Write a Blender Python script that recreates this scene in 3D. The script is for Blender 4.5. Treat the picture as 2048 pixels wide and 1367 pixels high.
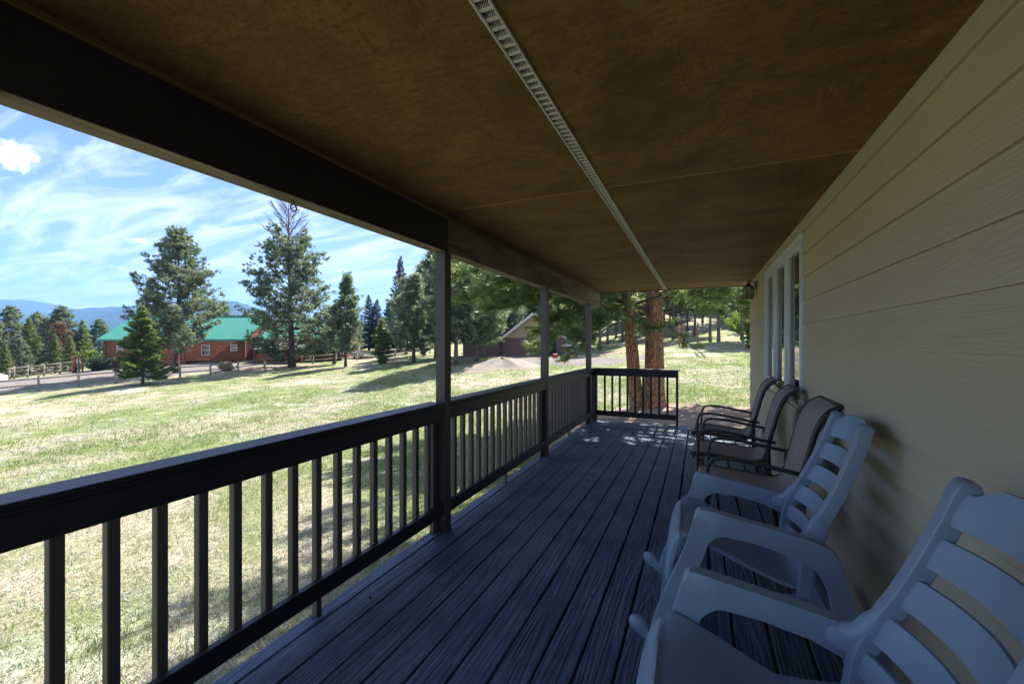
import bpy, bmesh, math, random
import numpy as np
from mathutils import Vector

for o in list(bpy.data.objects):
    bpy.data.objects.remove(o)
scene = bpy.context.scene
COL = scene.collection

# ------------------------------------------------------------------ camera
FPX, EYE, Y0 = 850.0, 1.477, 686.5
TH = math.atan(376 / FPX)
CT, ST = math.cos(TH), math.sin(TH)
cam_data = bpy.data.cameras.new('camera')
cam_data.sensor_width = 36.0
cam_data.lens = 36.0 * FPX / 2048
cam_data.shift_y = 3.0 / 2048
cam_data.clip_start = 0.02
cam_data.clip_end = 20000
cam = bpy.data.objects.new('camera', cam_data)
cam.location = (0, 0, EYE)
cam.rotation_euler = (math.pi / 2, 0, TH)
COL.objects.link(cam)
scene.camera = cam

# ------------------------------------------------------------------ sky and sun
SUN_EL, SUN_AZ = math.radians(49), math.radians(1.0)      # azimuth clockwise from +Y
world = bpy.data.worlds.new('World')
scene.world = world
world.use_nodes = True
wn, wl = world.node_tree.nodes, world.node_tree.links
wn.clear()
w_out = wn.new('ShaderNodeOutputWorld')
w_bg = wn.new('ShaderNodeBackground')
w_bg.inputs['Strength'].default_value = 0.060
sky = wn.new('ShaderNodeTexSky')
sky.sky_type = 'NISHITA'
sky.sun_disc = False
sky.sun_elevation = SUN_EL
sky.sun_rotation = SUN_AZ
sky.altitude = 1500
sky.air_density = 1.0
sky.dust_density = 0.9
sky.ozone_density = 3.0
# thin cirrus: noise on the direction projected to a flat cloud layer
tc = wn.new('ShaderNodeTexCoord')
sep = wn.new('ShaderNodeSeparateXYZ')
wl.new(tc.outputs['Generated'], sep.inputs[0])
def wmath(op, a, b=None):
    n = wn.new('ShaderNodeMath'); n.operation = op
    for k, v in enumerate((a, b)):
        if v is None: continue
        if isinstance(v, (int, float)): n.inputs[k].default_value = v
        else: wl.new(v, n.inputs[k])
    return n.outputs[0]
den = wmath('ADD', wmath('MAXIMUM', sep.outputs['Z'], 0.0), 0.10)
comb = wn.new('ShaderNodeCombineXYZ')
wl.new(wmath('DIVIDE', sep.outputs['X'], den), comb.inputs[0])
wl.new(wmath('DIVIDE', sep.outputs['Y'], den), comb.inputs[1])
def cloud(scale, rot, stretch, lo, hi, detail, dist, off):
    mp = wn.new('ShaderNodeMapping')
    mp.inputs['Rotation'].default_value = (0, 0, rot)
    mp.inputs['Scale'].default_value = stretch
    mp.inputs['Location'].default_value = off
    wl.new(comb.outputs[0], mp.inputs[0])
    ns = wn.new('ShaderNodeTexNoise')
    ns.inputs['Scale'].default_value = scale
    ns.inputs['Detail'].default_value = detail
    ns.inputs['Roughness'].default_value = 0.62
    ns.inputs['Distortion'].default_value = dist
    wl.new(mp.outputs[0], ns.inputs['Vector'])
    mr = wn.new('ShaderNodeMapRange')
    mr.inputs['From Min'].default_value = lo
    mr.inputs['From Max'].default_value = hi
    mr.clamp = True
    wl.new(ns.outputs['Fac'], mr.inputs['Value'])
    return mr.outputs['Result']
cirrus = wmath('MULTIPLY', cloud(1.15, 0.95, (0.8, 3.0, 1), 0.43, 0.74, 12, 1.1, (3.1, 0.4, 0)), 0.95)
puff = cloud(1.9, 0.2, (1.0, 1.3, 1), 0.63, 0.70, 8, 0.2, (7.3, 2.2, 0))
cover = wmath('MAXIMUM', cirrus, puff)
# one small cumulus low in the west
cdir = Vector(((32 - 1024) / FPX * CT - ST, (32 - 1024) / FPX * ST + CT, (Y0 - 312) / FPX)).normalized()
dt = wn.new('ShaderNodeVectorMath'); dt.operation = 'DOT_PRODUCT'
nrm = wn.new('ShaderNodeVectorMath'); nrm.operation = 'NORMALIZE'
wl.new(tc.outputs['Generated'], nrm.inputs[0]); wl.new(nrm.outputs[0], dt.inputs[0]); dt.inputs[1].default_value = cdir
near_c = wn.new('ShaderNodeMapRange'); near_c.inputs['From Min'].default_value = math.cos(math.radians(1.75)); near_c.inputs['From Max'].default_value = math.cos(math.radians(0.2))
wl.new(dt.outputs['Value'], near_c.inputs['Value'])
cn = wn.new('ShaderNodeTexNoise'); cn.inputs['Scale'].default_value = 95; cn.inputs['Detail'].default_value = 8; wl.new(nrm.outputs[0], cn.inputs['Vector'])
body = wn.new('ShaderNodeMapRange'); body.inputs['From Min'].default_value = 0.70; body.inputs['From Max'].default_value = 0.95
wl.new(wmath('ADD', wmath('MULTIPLY', near_c.outputs['Result'], 0.55), cn.outputs['Fac']), body.inputs['Value'])
cumulus = wmath('MULTIPLY', body.outputs['Result'], wmath('GREATER_THAN', near_c.outputs['Result'], 0.001))
cover = wmath('MAXIMUM', cover, cumulus)
mix = wn.new('ShaderNodeMix'); mix.data_type = 'RGBA'
wl.new(cover, mix.inputs['Factor'])
tint = wn.new('ShaderNodeMix'); tint.data_type = 'RGBA'; tint.blend_type = 'MULTIPLY'; tint.inputs['Factor'].default_value = 1.0
wl.new(sky.outputs[0], tint.inputs['A']); tint.inputs['B'].default_value = (0.98, 0.93, 1.10, 1)
wl.new(tint.outputs['Result'], mix.inputs['A'])
mix.inputs['B'].default_value = (8.0, 8.2, 8.5, 1)
wl.new(mix.outputs['Result'], w_bg.inputs['Color'])
wl.new(w_bg.outputs[0], w_out.inputs['Surface'])

sd = bpy.data.lights.new('sun', 'SUN')
sd.energy = 5.0
sd.angle = math.radians(0.53)
sd.color = (1.0, 0.945, 0.85)
sun = bpy.data.objects.new('sun', sd)
S = Vector((math.sin(SUN_AZ) * math.cos(SUN_EL), math.cos(SUN_AZ) * math.cos(SUN_EL), math.sin(SUN_EL)))
sun.rotation_euler = (-S).to_track_quat('-Z', 'Y').to_euler()
sun.location = (0, 20, 30)
COL.objects.link(sun)

vs = scene.view_settings
vs.view_transform = 'Standard'
vs.look = 'None'
vs.exposure = 1.9
vs.gamma = 1.0
vs.use_curve_mapping = False
scene.render.engine = 'CYCLES'
cy = scene.cycles
cy.use_denoising = True
cy.max_bounces = 6
cy.diffuse_bounces = 3
cy.glossy_bounces = 3
cy.transmission_bounces = 4
cy.transparent_max_bounces = 6
cy.sample_clamp_indirect = 8
cy.caustics_reflective = False
cy.caustics_refractive = False

# ------------------------------------------------------------------ geometry helpers
def W(px, py, D):
    """world point seen at photograph pixel px,py at distance D in front of the camera"""
    xc = (px - 1024) / FPX * D
    return Vector((xc * CT - D * ST, xc * ST + D * CT, EYE - (py - Y0) / FPX * D))

def link(o, parent=None):
    COL.objects.link(o)
    if parent is not None:
        o.parent = parent
    return o

def tag(o, label=None, cat=None, group=None, kind=None):
    if label: o['label'] = label
    if cat: o['category'] = cat
    if group: o['group'] = group
    if kind: o['kind'] = kind
    return o

def empty(name, loc=(0, 0, 0), rz=0.0):
    o = bpy.data.objects.new(name, None)
    o.location = loc
    o.rotation_euler = (0, 0, rz)
    o.empty_display_size = 0.1
    return link(o)

def mesh_obj(name, verts, faces, mat, parent=None, smooth=False, loc=None):
    me = bpy.data.meshes.new(name)
    me.from_pydata([tuple(v) for v in verts], [], [tuple(f) for f in faces])
    me.update()
    if smooth:
        me.polygons.foreach_set('use_smooth', [True] * len(me.polygons))
    me.materials.append(mat)
    o = bpy.data.objects.new(name, me)
    if loc is not None: o.location = loc
    return link(o, parent)

def bm_obj(name, bm, mat, parent=None, smooth=False, loc=None):
    me = bpy.data.meshes.new(name)
    bmesh.ops.recalc_face_normals(bm, faces=bm.faces)
    bm.to_mesh(me); bm.free()
    if smooth:
        me.polygons.foreach_set('use_smooth', [True] * len(me.polygons))
        if hasattr(me, 'set_sharp_from_angle'): me.set_sharp_from_angle(angle=math.radians(40))
    me.materials.append(mat)
    o = bpy.data.objects.new(name, me)
    if loc is not None: o.location = loc
    return link(o, parent)

def share(name, src, parent=None, loc=None, rot=None, scale=None):
    o = src.copy()
    o.name = name
    o.parent = None
    if loc is not None: o.location = loc
    if rot is not None: o.rotation_euler = rot
    if scale is not None: o.scale = scale
    return link(o, parent)

def box_bm(x0, x1, y0, y1, z0, z1, bevel=0.0, seg=1, bm=None):
    bm = bm or bmesh.new()
    vs_ = [bm.verts.new(p) for p in ((x0,y0,z0),(x1,y0,z0),(x1,y1,z0),(x0,y1,z0),(x0,y0,z1),(x1,y0,z1),(x1,y1,z1),(x0,y1,z1))]
    fs = [bm.faces.new([vs_[i] for i in f]) for f in ((3,2,1,0),(4,5,6,7),(0,1,5,4),(1,2,6,5),(2,3,7,6),(3,0,4,7))]
    if bevel:
        es = list({e for f in fs for e in f.edges})
        bmesh.ops.bevel(bm, geom=es, offset=bevel, segments=seg, affect='EDGES', profile=0.5)
    return bm

def box(name, x, y, z, mat, parent=None, bevel=0.004, seg=1, smooth=False):
    return bm_obj(name, box_bm(x[0], x[1], y[0], y[1], z[0], z[1], bevel, seg), mat, parent, smooth)

def prism_xz(name, poly, y0, y1, mat, parent=None, bevel=0.0, seg=2, smooth=True, shear=None):
    """outline in x,z pushed along y; shear(z) adds to y"""
    bm = bmesh.new()
    a = [bm.verts.new((p[0], y0, p[1])) for p in poly]
    b = [bm.verts.new((p[0], y1, p[1])) for p in poly]
    n = len(poly)
    fa = bm.faces.new(a); fb = bm.faces.new(b[::-1])
    for i in range(n):
        bm.faces.new((a[i], b[i], b[(i+1) % n], a[(i+1) % n]))
    if bevel:
        es = [e for e in set(list(fa.edges) + list(fb.edges))]
        bmesh.ops.bevel(bm, geom=es, offset=bevel, segments=seg, affect='EDGES', profile=0.5)
    if shear:
        for v in bm.verts: v.co.y += shear(v.co.z)
    bmesh.ops.triangulate(bm, faces=[f for f in bm.faces if len(f.verts) > 4])
    return bm_obj(name, bm, mat, parent, smooth)

def smooth_path(pts, n):
    """Catmull-Rom resampling"""
    P = np.array(pts, float)
    P = np.vstack([2 * P[0] - P[1], P, 2 * P[-1] - P[-2]])
    out = []
    m = len(P) - 3
    for t in np.linspace(0, m - 1e-6, n):
        i = int(t); f = t - i
        p0, p1, p2, p3 = P[i], P[i+1], P[i+2], P[i+3]
        out.append(0.5 * ((2*p1) + (-p0+p2)*f + (2*p0-5*p1+4*p2-p3)*f*f + (-p0+3*p1-3*p2+p3)*f**3))
    return np.array(out)

def tube_data(path, ra, rb, side=(0, 1, 0), ns=8, square=False, cap=True, e=0.32):
    """tube along path; cross-section half sizes ra (along side) and rb (across)"""
    P = np.asarray(path, float); n = len(P)
    T = np.gradient(P, axis=0)
    T /= np.linalg.norm(T, axis=1)[:, None] + 1e-12
    side = np.asarray(side, float)
    A = side - T * (T @ side)[:, None]
    la = np.linalg.norm(A, axis=1)[:, None]
    alt = np.array((1.0, 0.02, 0.1)) - T * (T @ np.array((1.0, 0.02, 0.1)))[:, None]
    A = np.where(la < 1e-3, alt, A)
    A /= np.linalg.norm(A, axis=1)[:, None]
    B = np.cross(T, A)
    ra = np.broadcast_to(ra, (n,)); rb = np.broadcast_to(rb, (n,))
    ang = np.arange(ns) / ns * 2 * math.pi + (math.pi / ns if square else 0)
    c, s = np.cos(ang), np.sin(ang)
    if square:
        c = np.sign(c) * np.abs(c) ** e; s = np.sign(s) * np.abs(s) ** e
    V = P[:, None, :] + A[:, None, :] * (c[None, :] * ra[:, None])[..., None] + B[:, None, :] * (s[None, :] * rb[:, None])[..., None]
    V = V.reshape(-1, 3)
    F = []
    for i in range(n - 1):
        for j in range(ns):
            k = (j + 1) % ns
            F.append((i*ns+j, i*ns+k, (i+1)*ns+k, (i+1)*ns+j))
    if cap:
        F.append(tuple(range(ns))[::-1]); F.append(tuple((n-1)*ns + j for j in range(ns)))
    return V, F

def merge(parts):
    V, F, o = [], [], 0
    for v, f in parts:
        V.append(np.asarray(v)); F += [tuple(i + o for i in q) for q in f]; o += len(v)
    return np.vstack(V), F

def tube(name, path, ra, rb, mat, parent=None, side=(0, 1, 0), ns=8, square=False, n=None):
    if n: path = smooth_path(path, n)
    V, F = tube_data(path, ra, rb, side, ns, square)
    o = mesh_obj(name, V, F, mat, parent, smooth=True)
    if hasattr(o.data, 'set_sharp_from_angle'): o.data.set_sharp_from_angle(angle=math.radians(50))
    return o

def lathe_data(prof, ns=16, center=(0, 0, 0)):
    V, F = [], []
    for r, z in prof:
        for j in range(ns):
            a = j / ns * 2 * math.pi
            V.append((center[0] + r * math.cos(a), center[1] + r * math.sin(a), center[2] + z))
    for i in range(len(prof) - 1):
        for j in range(ns):
            k = (j + 1) % ns
            F.append((i*ns+j, i*ns+k, (i+1)*ns+k, (i+1)*ns+j))
    F.append(tuple(range(ns))[::-1]); F.append(tuple((len(prof)-1)*ns + j for j in range(ns)))
    return np.array(V), F

def fast_mesh(name, V, F3, mat, parent=None, smooth=False):
    """triangle soup from numpy arrays"""
    me = bpy.data.meshes.new(name)
    nv, nf = len(V), len(F3)
    me.vertices.add(nv)
    me.vertices.foreach_set('co', np.ascontiguousarray(V, dtype=np.float32).ravel())
    me.loops.add(nf * 3)
    me.loops.foreach_set('vertex_index', np.ascontiguousarray(F3, dtype=np.int32).ravel())
    me.polygons.add(nf)
    me.polygons.foreach_set('loop_start', np.arange(0, nf * 3, 3, dtype=np.int32))
    me.polygons.foreach_set('loop_total', np.full(nf, 3, dtype=np.int32))
    if smooth: me.polygons.foreach_set('use_smooth', np.ones(nf, dtype=bool))
    me.update(calc_edges=True)
    me.validate()
    me.materials.append(mat)
    o = bpy.data.objects.new(name, me)
    return link(o, parent)

# ------------------------------------------------------------------ material helpers
class N:
    def __init__(s, name):
        s.m = bpy.data.materials.new(name); s.m.use_nodes = True
        s.t = s.m.node_tree; s.n = s.t.nodes; s.l = s.t.links
        s.b = s.n['Principled BSDF']; s.out = s.n['Material Output']
    def new(s, typ, **kw):
        nd = s.n.new(typ)
        for k, v in kw.items(): setattr(nd, k, v)
        return nd
    def put(s, sock, v):
        if isinstance(v, bpy.types.NodeSocket): s.l.new(v, sock)
        elif isinstance(v, tuple) and len(v) == 3 and sock.type == 'RGBA': sock.default_value = (*v, 1)
        else: sock.default_value = v
    def coord(s, kind='Object', scale=(1, 1, 1), rot=(0, 0, 0), loc=(0, 0, 0)):
        t = s.new('ShaderNodeTexCoord'); m = s.new('ShaderNodeMapping')
        m.inputs['Scale'].default_value = scale; m.inputs['Rotation'].default_value = rot; m.inputs['Location'].default_value = loc
        s.l.new(t.outputs[kind], m.inputs[0]); return m.outputs[0]
    def world(s, scale=(1, 1, 1), rot=(0, 0, 0)):
        t = s.new('ShaderNodeNewGeometry'); m = s.new('ShaderNodeMapping')
        m.inputs['Scale'].default_value = scale; m.inputs['Rotation'].default_value = rot
        s.l.new(t.outputs['Position'], m.inputs[0]); return m.outputs[0]
    def noise(s, vec, scale, detail=4, rough=0.55, dist=0.0):
        n = s.new('ShaderNodeTexNoise')
        s.l.new(vec, n.inputs['Vector']); n.inputs['Scale'].default_value = scale
        n.inputs['Detail'].default_value = detail; n.inputs['Roughness'].default_value = rough; n.inputs['Distortion'].default_value = dist
        return n.outputs['Fac']
    def ramp(s, fac, lo, hi, a=0.0, b=1.0):
        n = s.new('ShaderNodeMapRange'); n.clamp = True
        s.put(n.inputs['Value'], fac)
        n.inputs['From Min'].default_value = lo; n.inputs['From Max'].default_value = hi
        n.inputs['To Min'].default_value = a; n.inputs['To Max'].default_value = b
        return n.outputs['Result']
    def mixc(s, f, a, b, blend='MIX'):
        n = s.new('ShaderNodeMix', data_type='RGBA', blend_type=blend)
        s.put(n.inputs['Factor'], f); s.put(n.inputs['A'], a); s.put(n.inputs['B'], b)
        return n.outputs['Result']
    def math(s, op, a, b=0.0):
        n = s.new('ShaderNodeMath', operation=op)
        s.put(n.inputs[0], a); s.put(n.inputs[1], b); return n.outputs[0]
    def bump(s, h, strength=0.3, dist=0.01):
        n = s.new('ShaderNodeBump'); n.inputs['Strength'].default_value = strength; n.inputs['Distance'].default_value = dist
        s.l.new(h, n.inputs['Height']); s.l.new(n.outputs[0], s.b.inputs['Normal']); return n.outputs[0]
    def rnd(s):
        return s.new('ShaderNodeObjectInfo').outputs['Random']
    def set(s, color=None, rough=None, metal=None, spec=None, **kw):
        if color is not None: s.put(s.b.inputs['Base Color'], color)
        if rough is not None: s.put(s.b.inputs['Roughness'], rough)
        if metal is not None: s.put(s.b.inputs['Metallic'], metal)
        if spec is not None: s.put(s.b.inputs['Specular IOR Level'], spec)
        return s

MAT = {}
def plain(name, color, rough=0.6, metal=0.0, spec=0.5, var=0.12, scale=6.0, bump=0.0):
    n = N(name)
    v = n.coord('Object')
    f = n.noise(v, scale, 5, 0.6)
    c = n.mixc(n.ramp(f, 0.3, 0.7), tuple(x * (1 - var) for x in color), tuple(min(1, x * (1 + var)) for x in color))
    n.set(c, rough, metal, spec)
    if bump: n.bump(n.noise(v, scale * 12, 4, 0.6), bump, 0.005)
    MAT[name] = n.m
    return n.m

# ------------------------------------------------------------------ materials
def grain_bands(n, vec, base_scale, freq, detail=2, dist=0.4):
    f = n.noise(vec, base_scale, detail, 0.5, dist)
    return n.math('SINE', n.math('MULTIPLY', f, freq))

def m_deck():
    n = N('deck_paint')
    v = n.coord('Object', (1, 1, 1))
    fine = n.noise(n.coord('Object', (85, 2.2, 40)), 1.0, 5, 0.65, 0.6)
    band = grain_bands(n, n.coord('Object', (9, 0.55, 6)), 1.0, 55, 2, 0.5)
    blot = n.noise(v, 2.3, 5, 0.6)
    wear = n.ramp(n.math('ADD', fine, n.math('MULTIPLY', blot, 0.5)), 0.66, 0.92)
    tone = n.math('ADD', n.math('MULTIPLY', n.rnd(), 0.5), n.math('MULTIPLY', blot, 0.6))
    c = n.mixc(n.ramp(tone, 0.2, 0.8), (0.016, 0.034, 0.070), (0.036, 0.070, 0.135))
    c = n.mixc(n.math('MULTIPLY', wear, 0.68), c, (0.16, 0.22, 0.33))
    dirt = n.ramp(n.noise(v, 0.9, 4, 0.6), 0.52, 0.72)
    c = n.mixc(n.math('MULTIPLY', dirt, 0.35), c, (0.060, 0.055, 0.052))
    n.set(c, n.ramp(fine, 0.3, 0.7, 0.42, 0.66), 0, 0.5)
    h = n.math('ADD', n.math('MULTIPLY', fine, 1.0), n.math('MULTIPLY', band, 0.22))
    n.bump(h, 1.0, 0.010)
    return n.m
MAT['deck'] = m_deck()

def m_painted_wood(name, dark, light, axis, rough=0.5, b=0.35):
    n = N(name)
    sc = [70, 70, 70]; sc[axis] = 2.0
    fine = n.noise(n.coord('Object', tuple(sc)), 1.0, 4, 0.6, 0.3)
    blot = n.noise(n.coord('Object'), 3.0, 4, 0.6)
    c = n.mixc(n.ramp(n.math('ADD', n.math('MULTIPLY', fine, 0.5), n.math('MULTIPLY', blot, 0.5)), 0.35, 0.65), dark, light)
    n.set(c, rough, 0, 0.4)
    n.bump(fine, b, 0.003)
    return n.m
MAT['rail'] = m_painted_wood('rail_paint', (0.016, 0.015, 0.019), (0.030, 0.027, 0.031), 1, 0.48)
MAT['railx'] = m_painted_wood('end_rail_paint', (0.013, 0.013, 0.018), (0.025, 0.024, 0.029), 0, 0.48)
MAT['baluster'] = m_painted_wood('baluster_paint', (0.088, 0.074, 0.067), (0.128, 0.108, 0.098), 2, 0.6)
MAT['post'] = m_painted_wood('post_paint', (0.068, 0.055, 0.059), (0.104, 0.084, 0.09), 2, 0.55)
MAT['trim'] = m_painted_wood('brown_trim', (0.12, 0.07, 0.03), (0.17, 0.10, 0.045), 1, 0.6)

def m_beam():
    n = N('beam_wood')
    fine = n.noise(n.coord('Object', (60, 1.6, 60)), 1.0, 5, 0.65, 0.5)
    saw = n.noise(n.coord('Object', (2, 90, 2)), 1.0, 3, 0.6)
    blot = n.noise(n.coord('Object', (3, 0.8, 4)), 1.6, 5, 0.65, 0.6)
    c = n.mixc(n.ramp(blot, 0.35, 0.66), (0.10, 0.082, 0.060), (0.30, 0.25, 0.18))
    c = n.mixc(n.ramp(fine, 0.56, 0.75), c, (0.03, 0.025, 0.022))
    n.set(c, 0.75, 0, 0.3)
    n.bump(n.math('ADD', fine, n.math('MULTIPLY', saw, 0.4)), 0.6, 0.004)
    return n.m
MAT['beam'] = m_beam()
MAT['beam_dark'] = m_painted_wood('dark_beam_paint', (0.016, 0.014, 0.018), (0.030, 0.026, 0.030), 1, 0.6, 0.5)

def m_ceiling():
    n = N('stained_plywood')
    off = n.rnd()
    t = n.new('ShaderNodeTexCoord')
    add = n.new('ShaderNodeVectorMath', operation='ADD')
    cmb = n.new('ShaderNodeCombineXYZ')
    n.l.new(n.math('MULTIPLY', off, 37.0), cmb.inputs[2])
    n.l.new(t.outputs['Object'], add.inputs[0]); n.l.new(cmb.outputs[0], add.inputs[1])
    def mp(sc):
        m = n.new('ShaderNodeMapping'); m.inputs['Scale'].default_value = sc
        n.l.new(add.outputs[0], m.inputs[0]); return m.outputs[0]
    big = n.noise(mp((5.2, 1.5, 1)), 1.0, 2, 0.5, 0.6)
    band = n.math('SINE', n.math('MULTIPLY', big, 115.0))
    mask = n.ramp(n.noise(mp((1.3, 0.8, 1)), 1.6, 3, 0.6), 0.47, 0.64)
    fine = n.noise(mp((10, 62, 10)), 1.0, 5, 0.72, 0.5)
    blot = n.noise(mp((1, 1, 1)), 2.2, 7, 0.72, 0.4)
    c = n.mixc(n.ramp(blot, 0.34, 0.66), (0.150, 0.077, 0.021), (0.345, 0.185, 0.056))
    c = n.mixc(n.ramp(fine, 0.46, 0.72, 0.0, 0.75), c, (0.13, 0.068, 0.016))
    c = n.mixc(n.math('MULTIPLY', n.ramp(band, 0.2, 1.0), n.math('MULTIPLY', mask, 0.28)), c, (0.12, 0.062, 0.015))
    spk = n.noise(mp((1, 1.6, 1)), 46, 6, 0.8)
    c = n.mixc(n.ramp(spk, 0.50, 0.64, 0, 0.62), c, (0.075, 0.036, 0.010))
    kn = n.ramp(n.noise(mp((1, 1, 1)), 4.3, 2, 0.5), 0.70, 0.76)
    c = n.mixc(n.math('MULTIPLY', kn, 0.55), c, (0.30, 0.20, 0.09))
    n.set(c, 0.72, 0, 0.3)
    h = n.math('ADD', n.math('MULTIPLY', n.math('ADD', fine, spk), 0.6), n.math('MULTIPLY', n.math('MULTIPLY', band, mask), 0.14))
    n.bump(h, 0.9, 0.005)
    return n.m
MAT['ceiling'] = m_ceiling()

def m_siding():
    n = N('tan_siding')
    big = n.noise(n.coord('Object', (1, 0.55, 7.0)), 1.3, 2, 0.5, 0.35)
    rnd = n.math('MULTIPLY', n.rnd(), 20.0)
    band = n.math('SINE', n.math('ADD', n.math('MULTIPLY', big, 95.0), rnd))
    fine = n.noise(n.coord('Object', (30, 4, 160)), 1.0, 3, 0.6)
    blot = n.noise(n.coord('Object'), 1.1, 4, 0.6)
    c = n.mixc(n.ramp(blot, 0.3, 0.7), (0.455, 0.405, 0.30), (0.525, 0.465, 0.345))
    c = n.mixc(n.math('MULTIPLY', n.rnd(), 0.25), c, (0.55, 0.48, 0.36))
    dirt = n.ramp(n.noise(n.coord('Object', (1, 1, 2.4)), 2.4, 6, 0.7), 0.56, 0.8)
    c = n.mixc(n.math('MULTIPLY', dirt, 0.22), c, (0.34, 0.28, 0.20))
    n.set(c, 0.55, 0, 0.45)
    n.bump(n.math('ADD', n.math('MULTIPLY', band, 0.5), n.math('MULTIPLY', fine, 0.5)), 0.42, 0.0022)
    return n.m
MAT['siding'] = m_siding()

plain('white_vinyl', (0.62, 0.68, 0.74), 0.35, var=0.04)
plain('black_metal', (0.018, 0.018, 0.022), 0.4, 0.3, var=0.2)
plain('vent_metal', (0.80, 0.78, 0.73), 0.5, 0.0, var=0.08)
plain('vent_dark', (0.012, 0.011, 0.010), 0.9)
plain('dark_room', (0.02, 0.018, 0.016), 0.9)
plain('chair_frame', (0.018, 0.020, 0.028), 0.38, 0.1, var=0.2)

def m_sling():
    n = N('sling_fabric')
    u = n.noise(n.coord('Object', (900, 30, 900)), 1.0, 2, 0.6)
    w = n.noise(n.coord('Object', (30, 700, 30)), 1.0, 2, 0.6)
    blot = n.noise(n.coord('Object'), 4, 4, 0.6)
    f = n.ramp(n.math('ADD', n.math('MULTIPLY', u, 0.5), n.math('MULTIPLY', w, 0.5)), 0.38, 0.62)
    c = n.mixc(f, (0.22, 0.18, 0.18), (0.46, 0.39, 0.38))
    c = n.mixc(n.ramp(blot, 0.4, 0.8, 0, 0.3), c, (0.13, 0.11, 0.105))
    n.set(c, 0.85, 0, 0.25)
    n.bump(n.math('ADD', u, w), 0.4, 0.001)
    return n.m
MAT['sling'] = m_sling()

def m_resin():
    n = N('grey_resin')
    blot = n.noise(n.coord('Object'), 5, 5, 0.65)
    grime = n.ramp(n.noise(n.coord('Object'), 14, 6, 0.7), 0.56, 0.8)
    c = n.mixc(n.ramp(blot, 0.3, 0.7), (0.19, 0.27, 0.385), (0.235, 0.325, 0.45))
    c = n.mixc(n.math('MULTIPLY', grime, 0.22), c, (0.14, 0.19, 0.27))
    n.set(c, n.ramp(blot, 0.3, 0.7, 0.34, 0.48), 0, 0.5)
    n.bump(n.noise(n.coord('Object'), 240, 3, 0.6), 0.06, 0.002)
    return n.m
MAT['resin'] = m_resin()

def m_glass():
    n = N('window_glass')
    n.set((0.012, 0.014, 0.015), 0.015, 0, 0.8)
    n.b.inputs['IOR'].default_value = 1.6
    n.bump(n.noise(n.coord('Object'), 1.2, 2, 0.5), 0.02, 0.01)
    return n.m
MAT['glass'] = m_glass()
def m_lglass():
    n = N('lantern_glass')
    n.set((0.75, 0.75, 0.70), 0.25, 0, 0.5)
    n.b.inputs['Transmission Weight'].default_value = 0.75
    n.b.inputs['IOR'].default_value = 1.1
    return n.m
MAT['lantern_glass'] = m_lglass()

def m_leaf(name, dark, light, trans, rough=0.55, tw=0.35, nscale=1.1):
    n = N(name)
    f = n.noise(n.world(), nscale, 3, 0.6)
    g = n.math('ADD', f, n.math('MULTIPLY', n.math('SUBTRACT', n.rnd(), 0.5), 0.12))
    c = n.mixc(n.ramp(g, 0.32, 0.68), dark, light)
    n.set(c, rough, 0, 0.5)
    tr = n.new('ShaderNodeBsdfTranslucent')
    n.put(tr.inputs['Color'], n.mixc(n.ramp(g, 0.32, 0.68), trans, tuple(min(1, x * 1.25) for x in trans)))
    mx = n.new('ShaderNodeMixShader'); mx.inputs[0].default_value = tw
    n.l.new(n.b.outputs[0], mx.inputs[1]); n.l.new(tr.outputs[0], mx.inputs[2])
    n.l.new(mx.outputs[0], n.out.inputs['Surface'])
    return n.m
MAT['needle_pine'] = m_leaf('pine_needles', (0.085, 0.135, 0.088), (0.215, 0.255, 0.170), (0.23, 0.29, 0.15), 0.36, 0.42)
MAT['needle_near'] = m_leaf('near_pine_needles', (0.055, 0.115, 0.048), (0.145, 0.205, 0.085), (0.22, 0.30, 0.09), 0.36, 0.42, 2.0)
MAT['needle_fir'] = m_leaf('fir_needles', (0.075, 0.120, 0.045), (0.165, 0.205, 0.072), (0.26, 0.32, 0.08), 0.5, 0.42)
MAT['needle_dark'] = m_leaf('dark_fir_needles', (0.028, 0.050, 0.036), (0.065, 0.095, 0.060), (0.09, 0.12, 0.055), 0.5, 0.30)
MAT['needle_bright'] = m_leaf('young_fir_needles', (0.075, 0.125, 0.035), (0.17, 0.22, 0.062), (0.27, 0.34, 0.07), 0.5, 0.42)
MAT['leaf_bright'] = m_leaf('bright_shrub_leaves', (0.10, 0.18, 0.03), (0.18, 0.28, 0.05), (0.26, 0.38, 0.05), 0.5, 0.4)
MAT['needle_red'] = m_leaf('rust_needles', (0.12, 0.07, 0.045), (0.21, 0.13, 0.085), (0.18, 0.10, 0.05), 0.6, 0.25)

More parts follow.
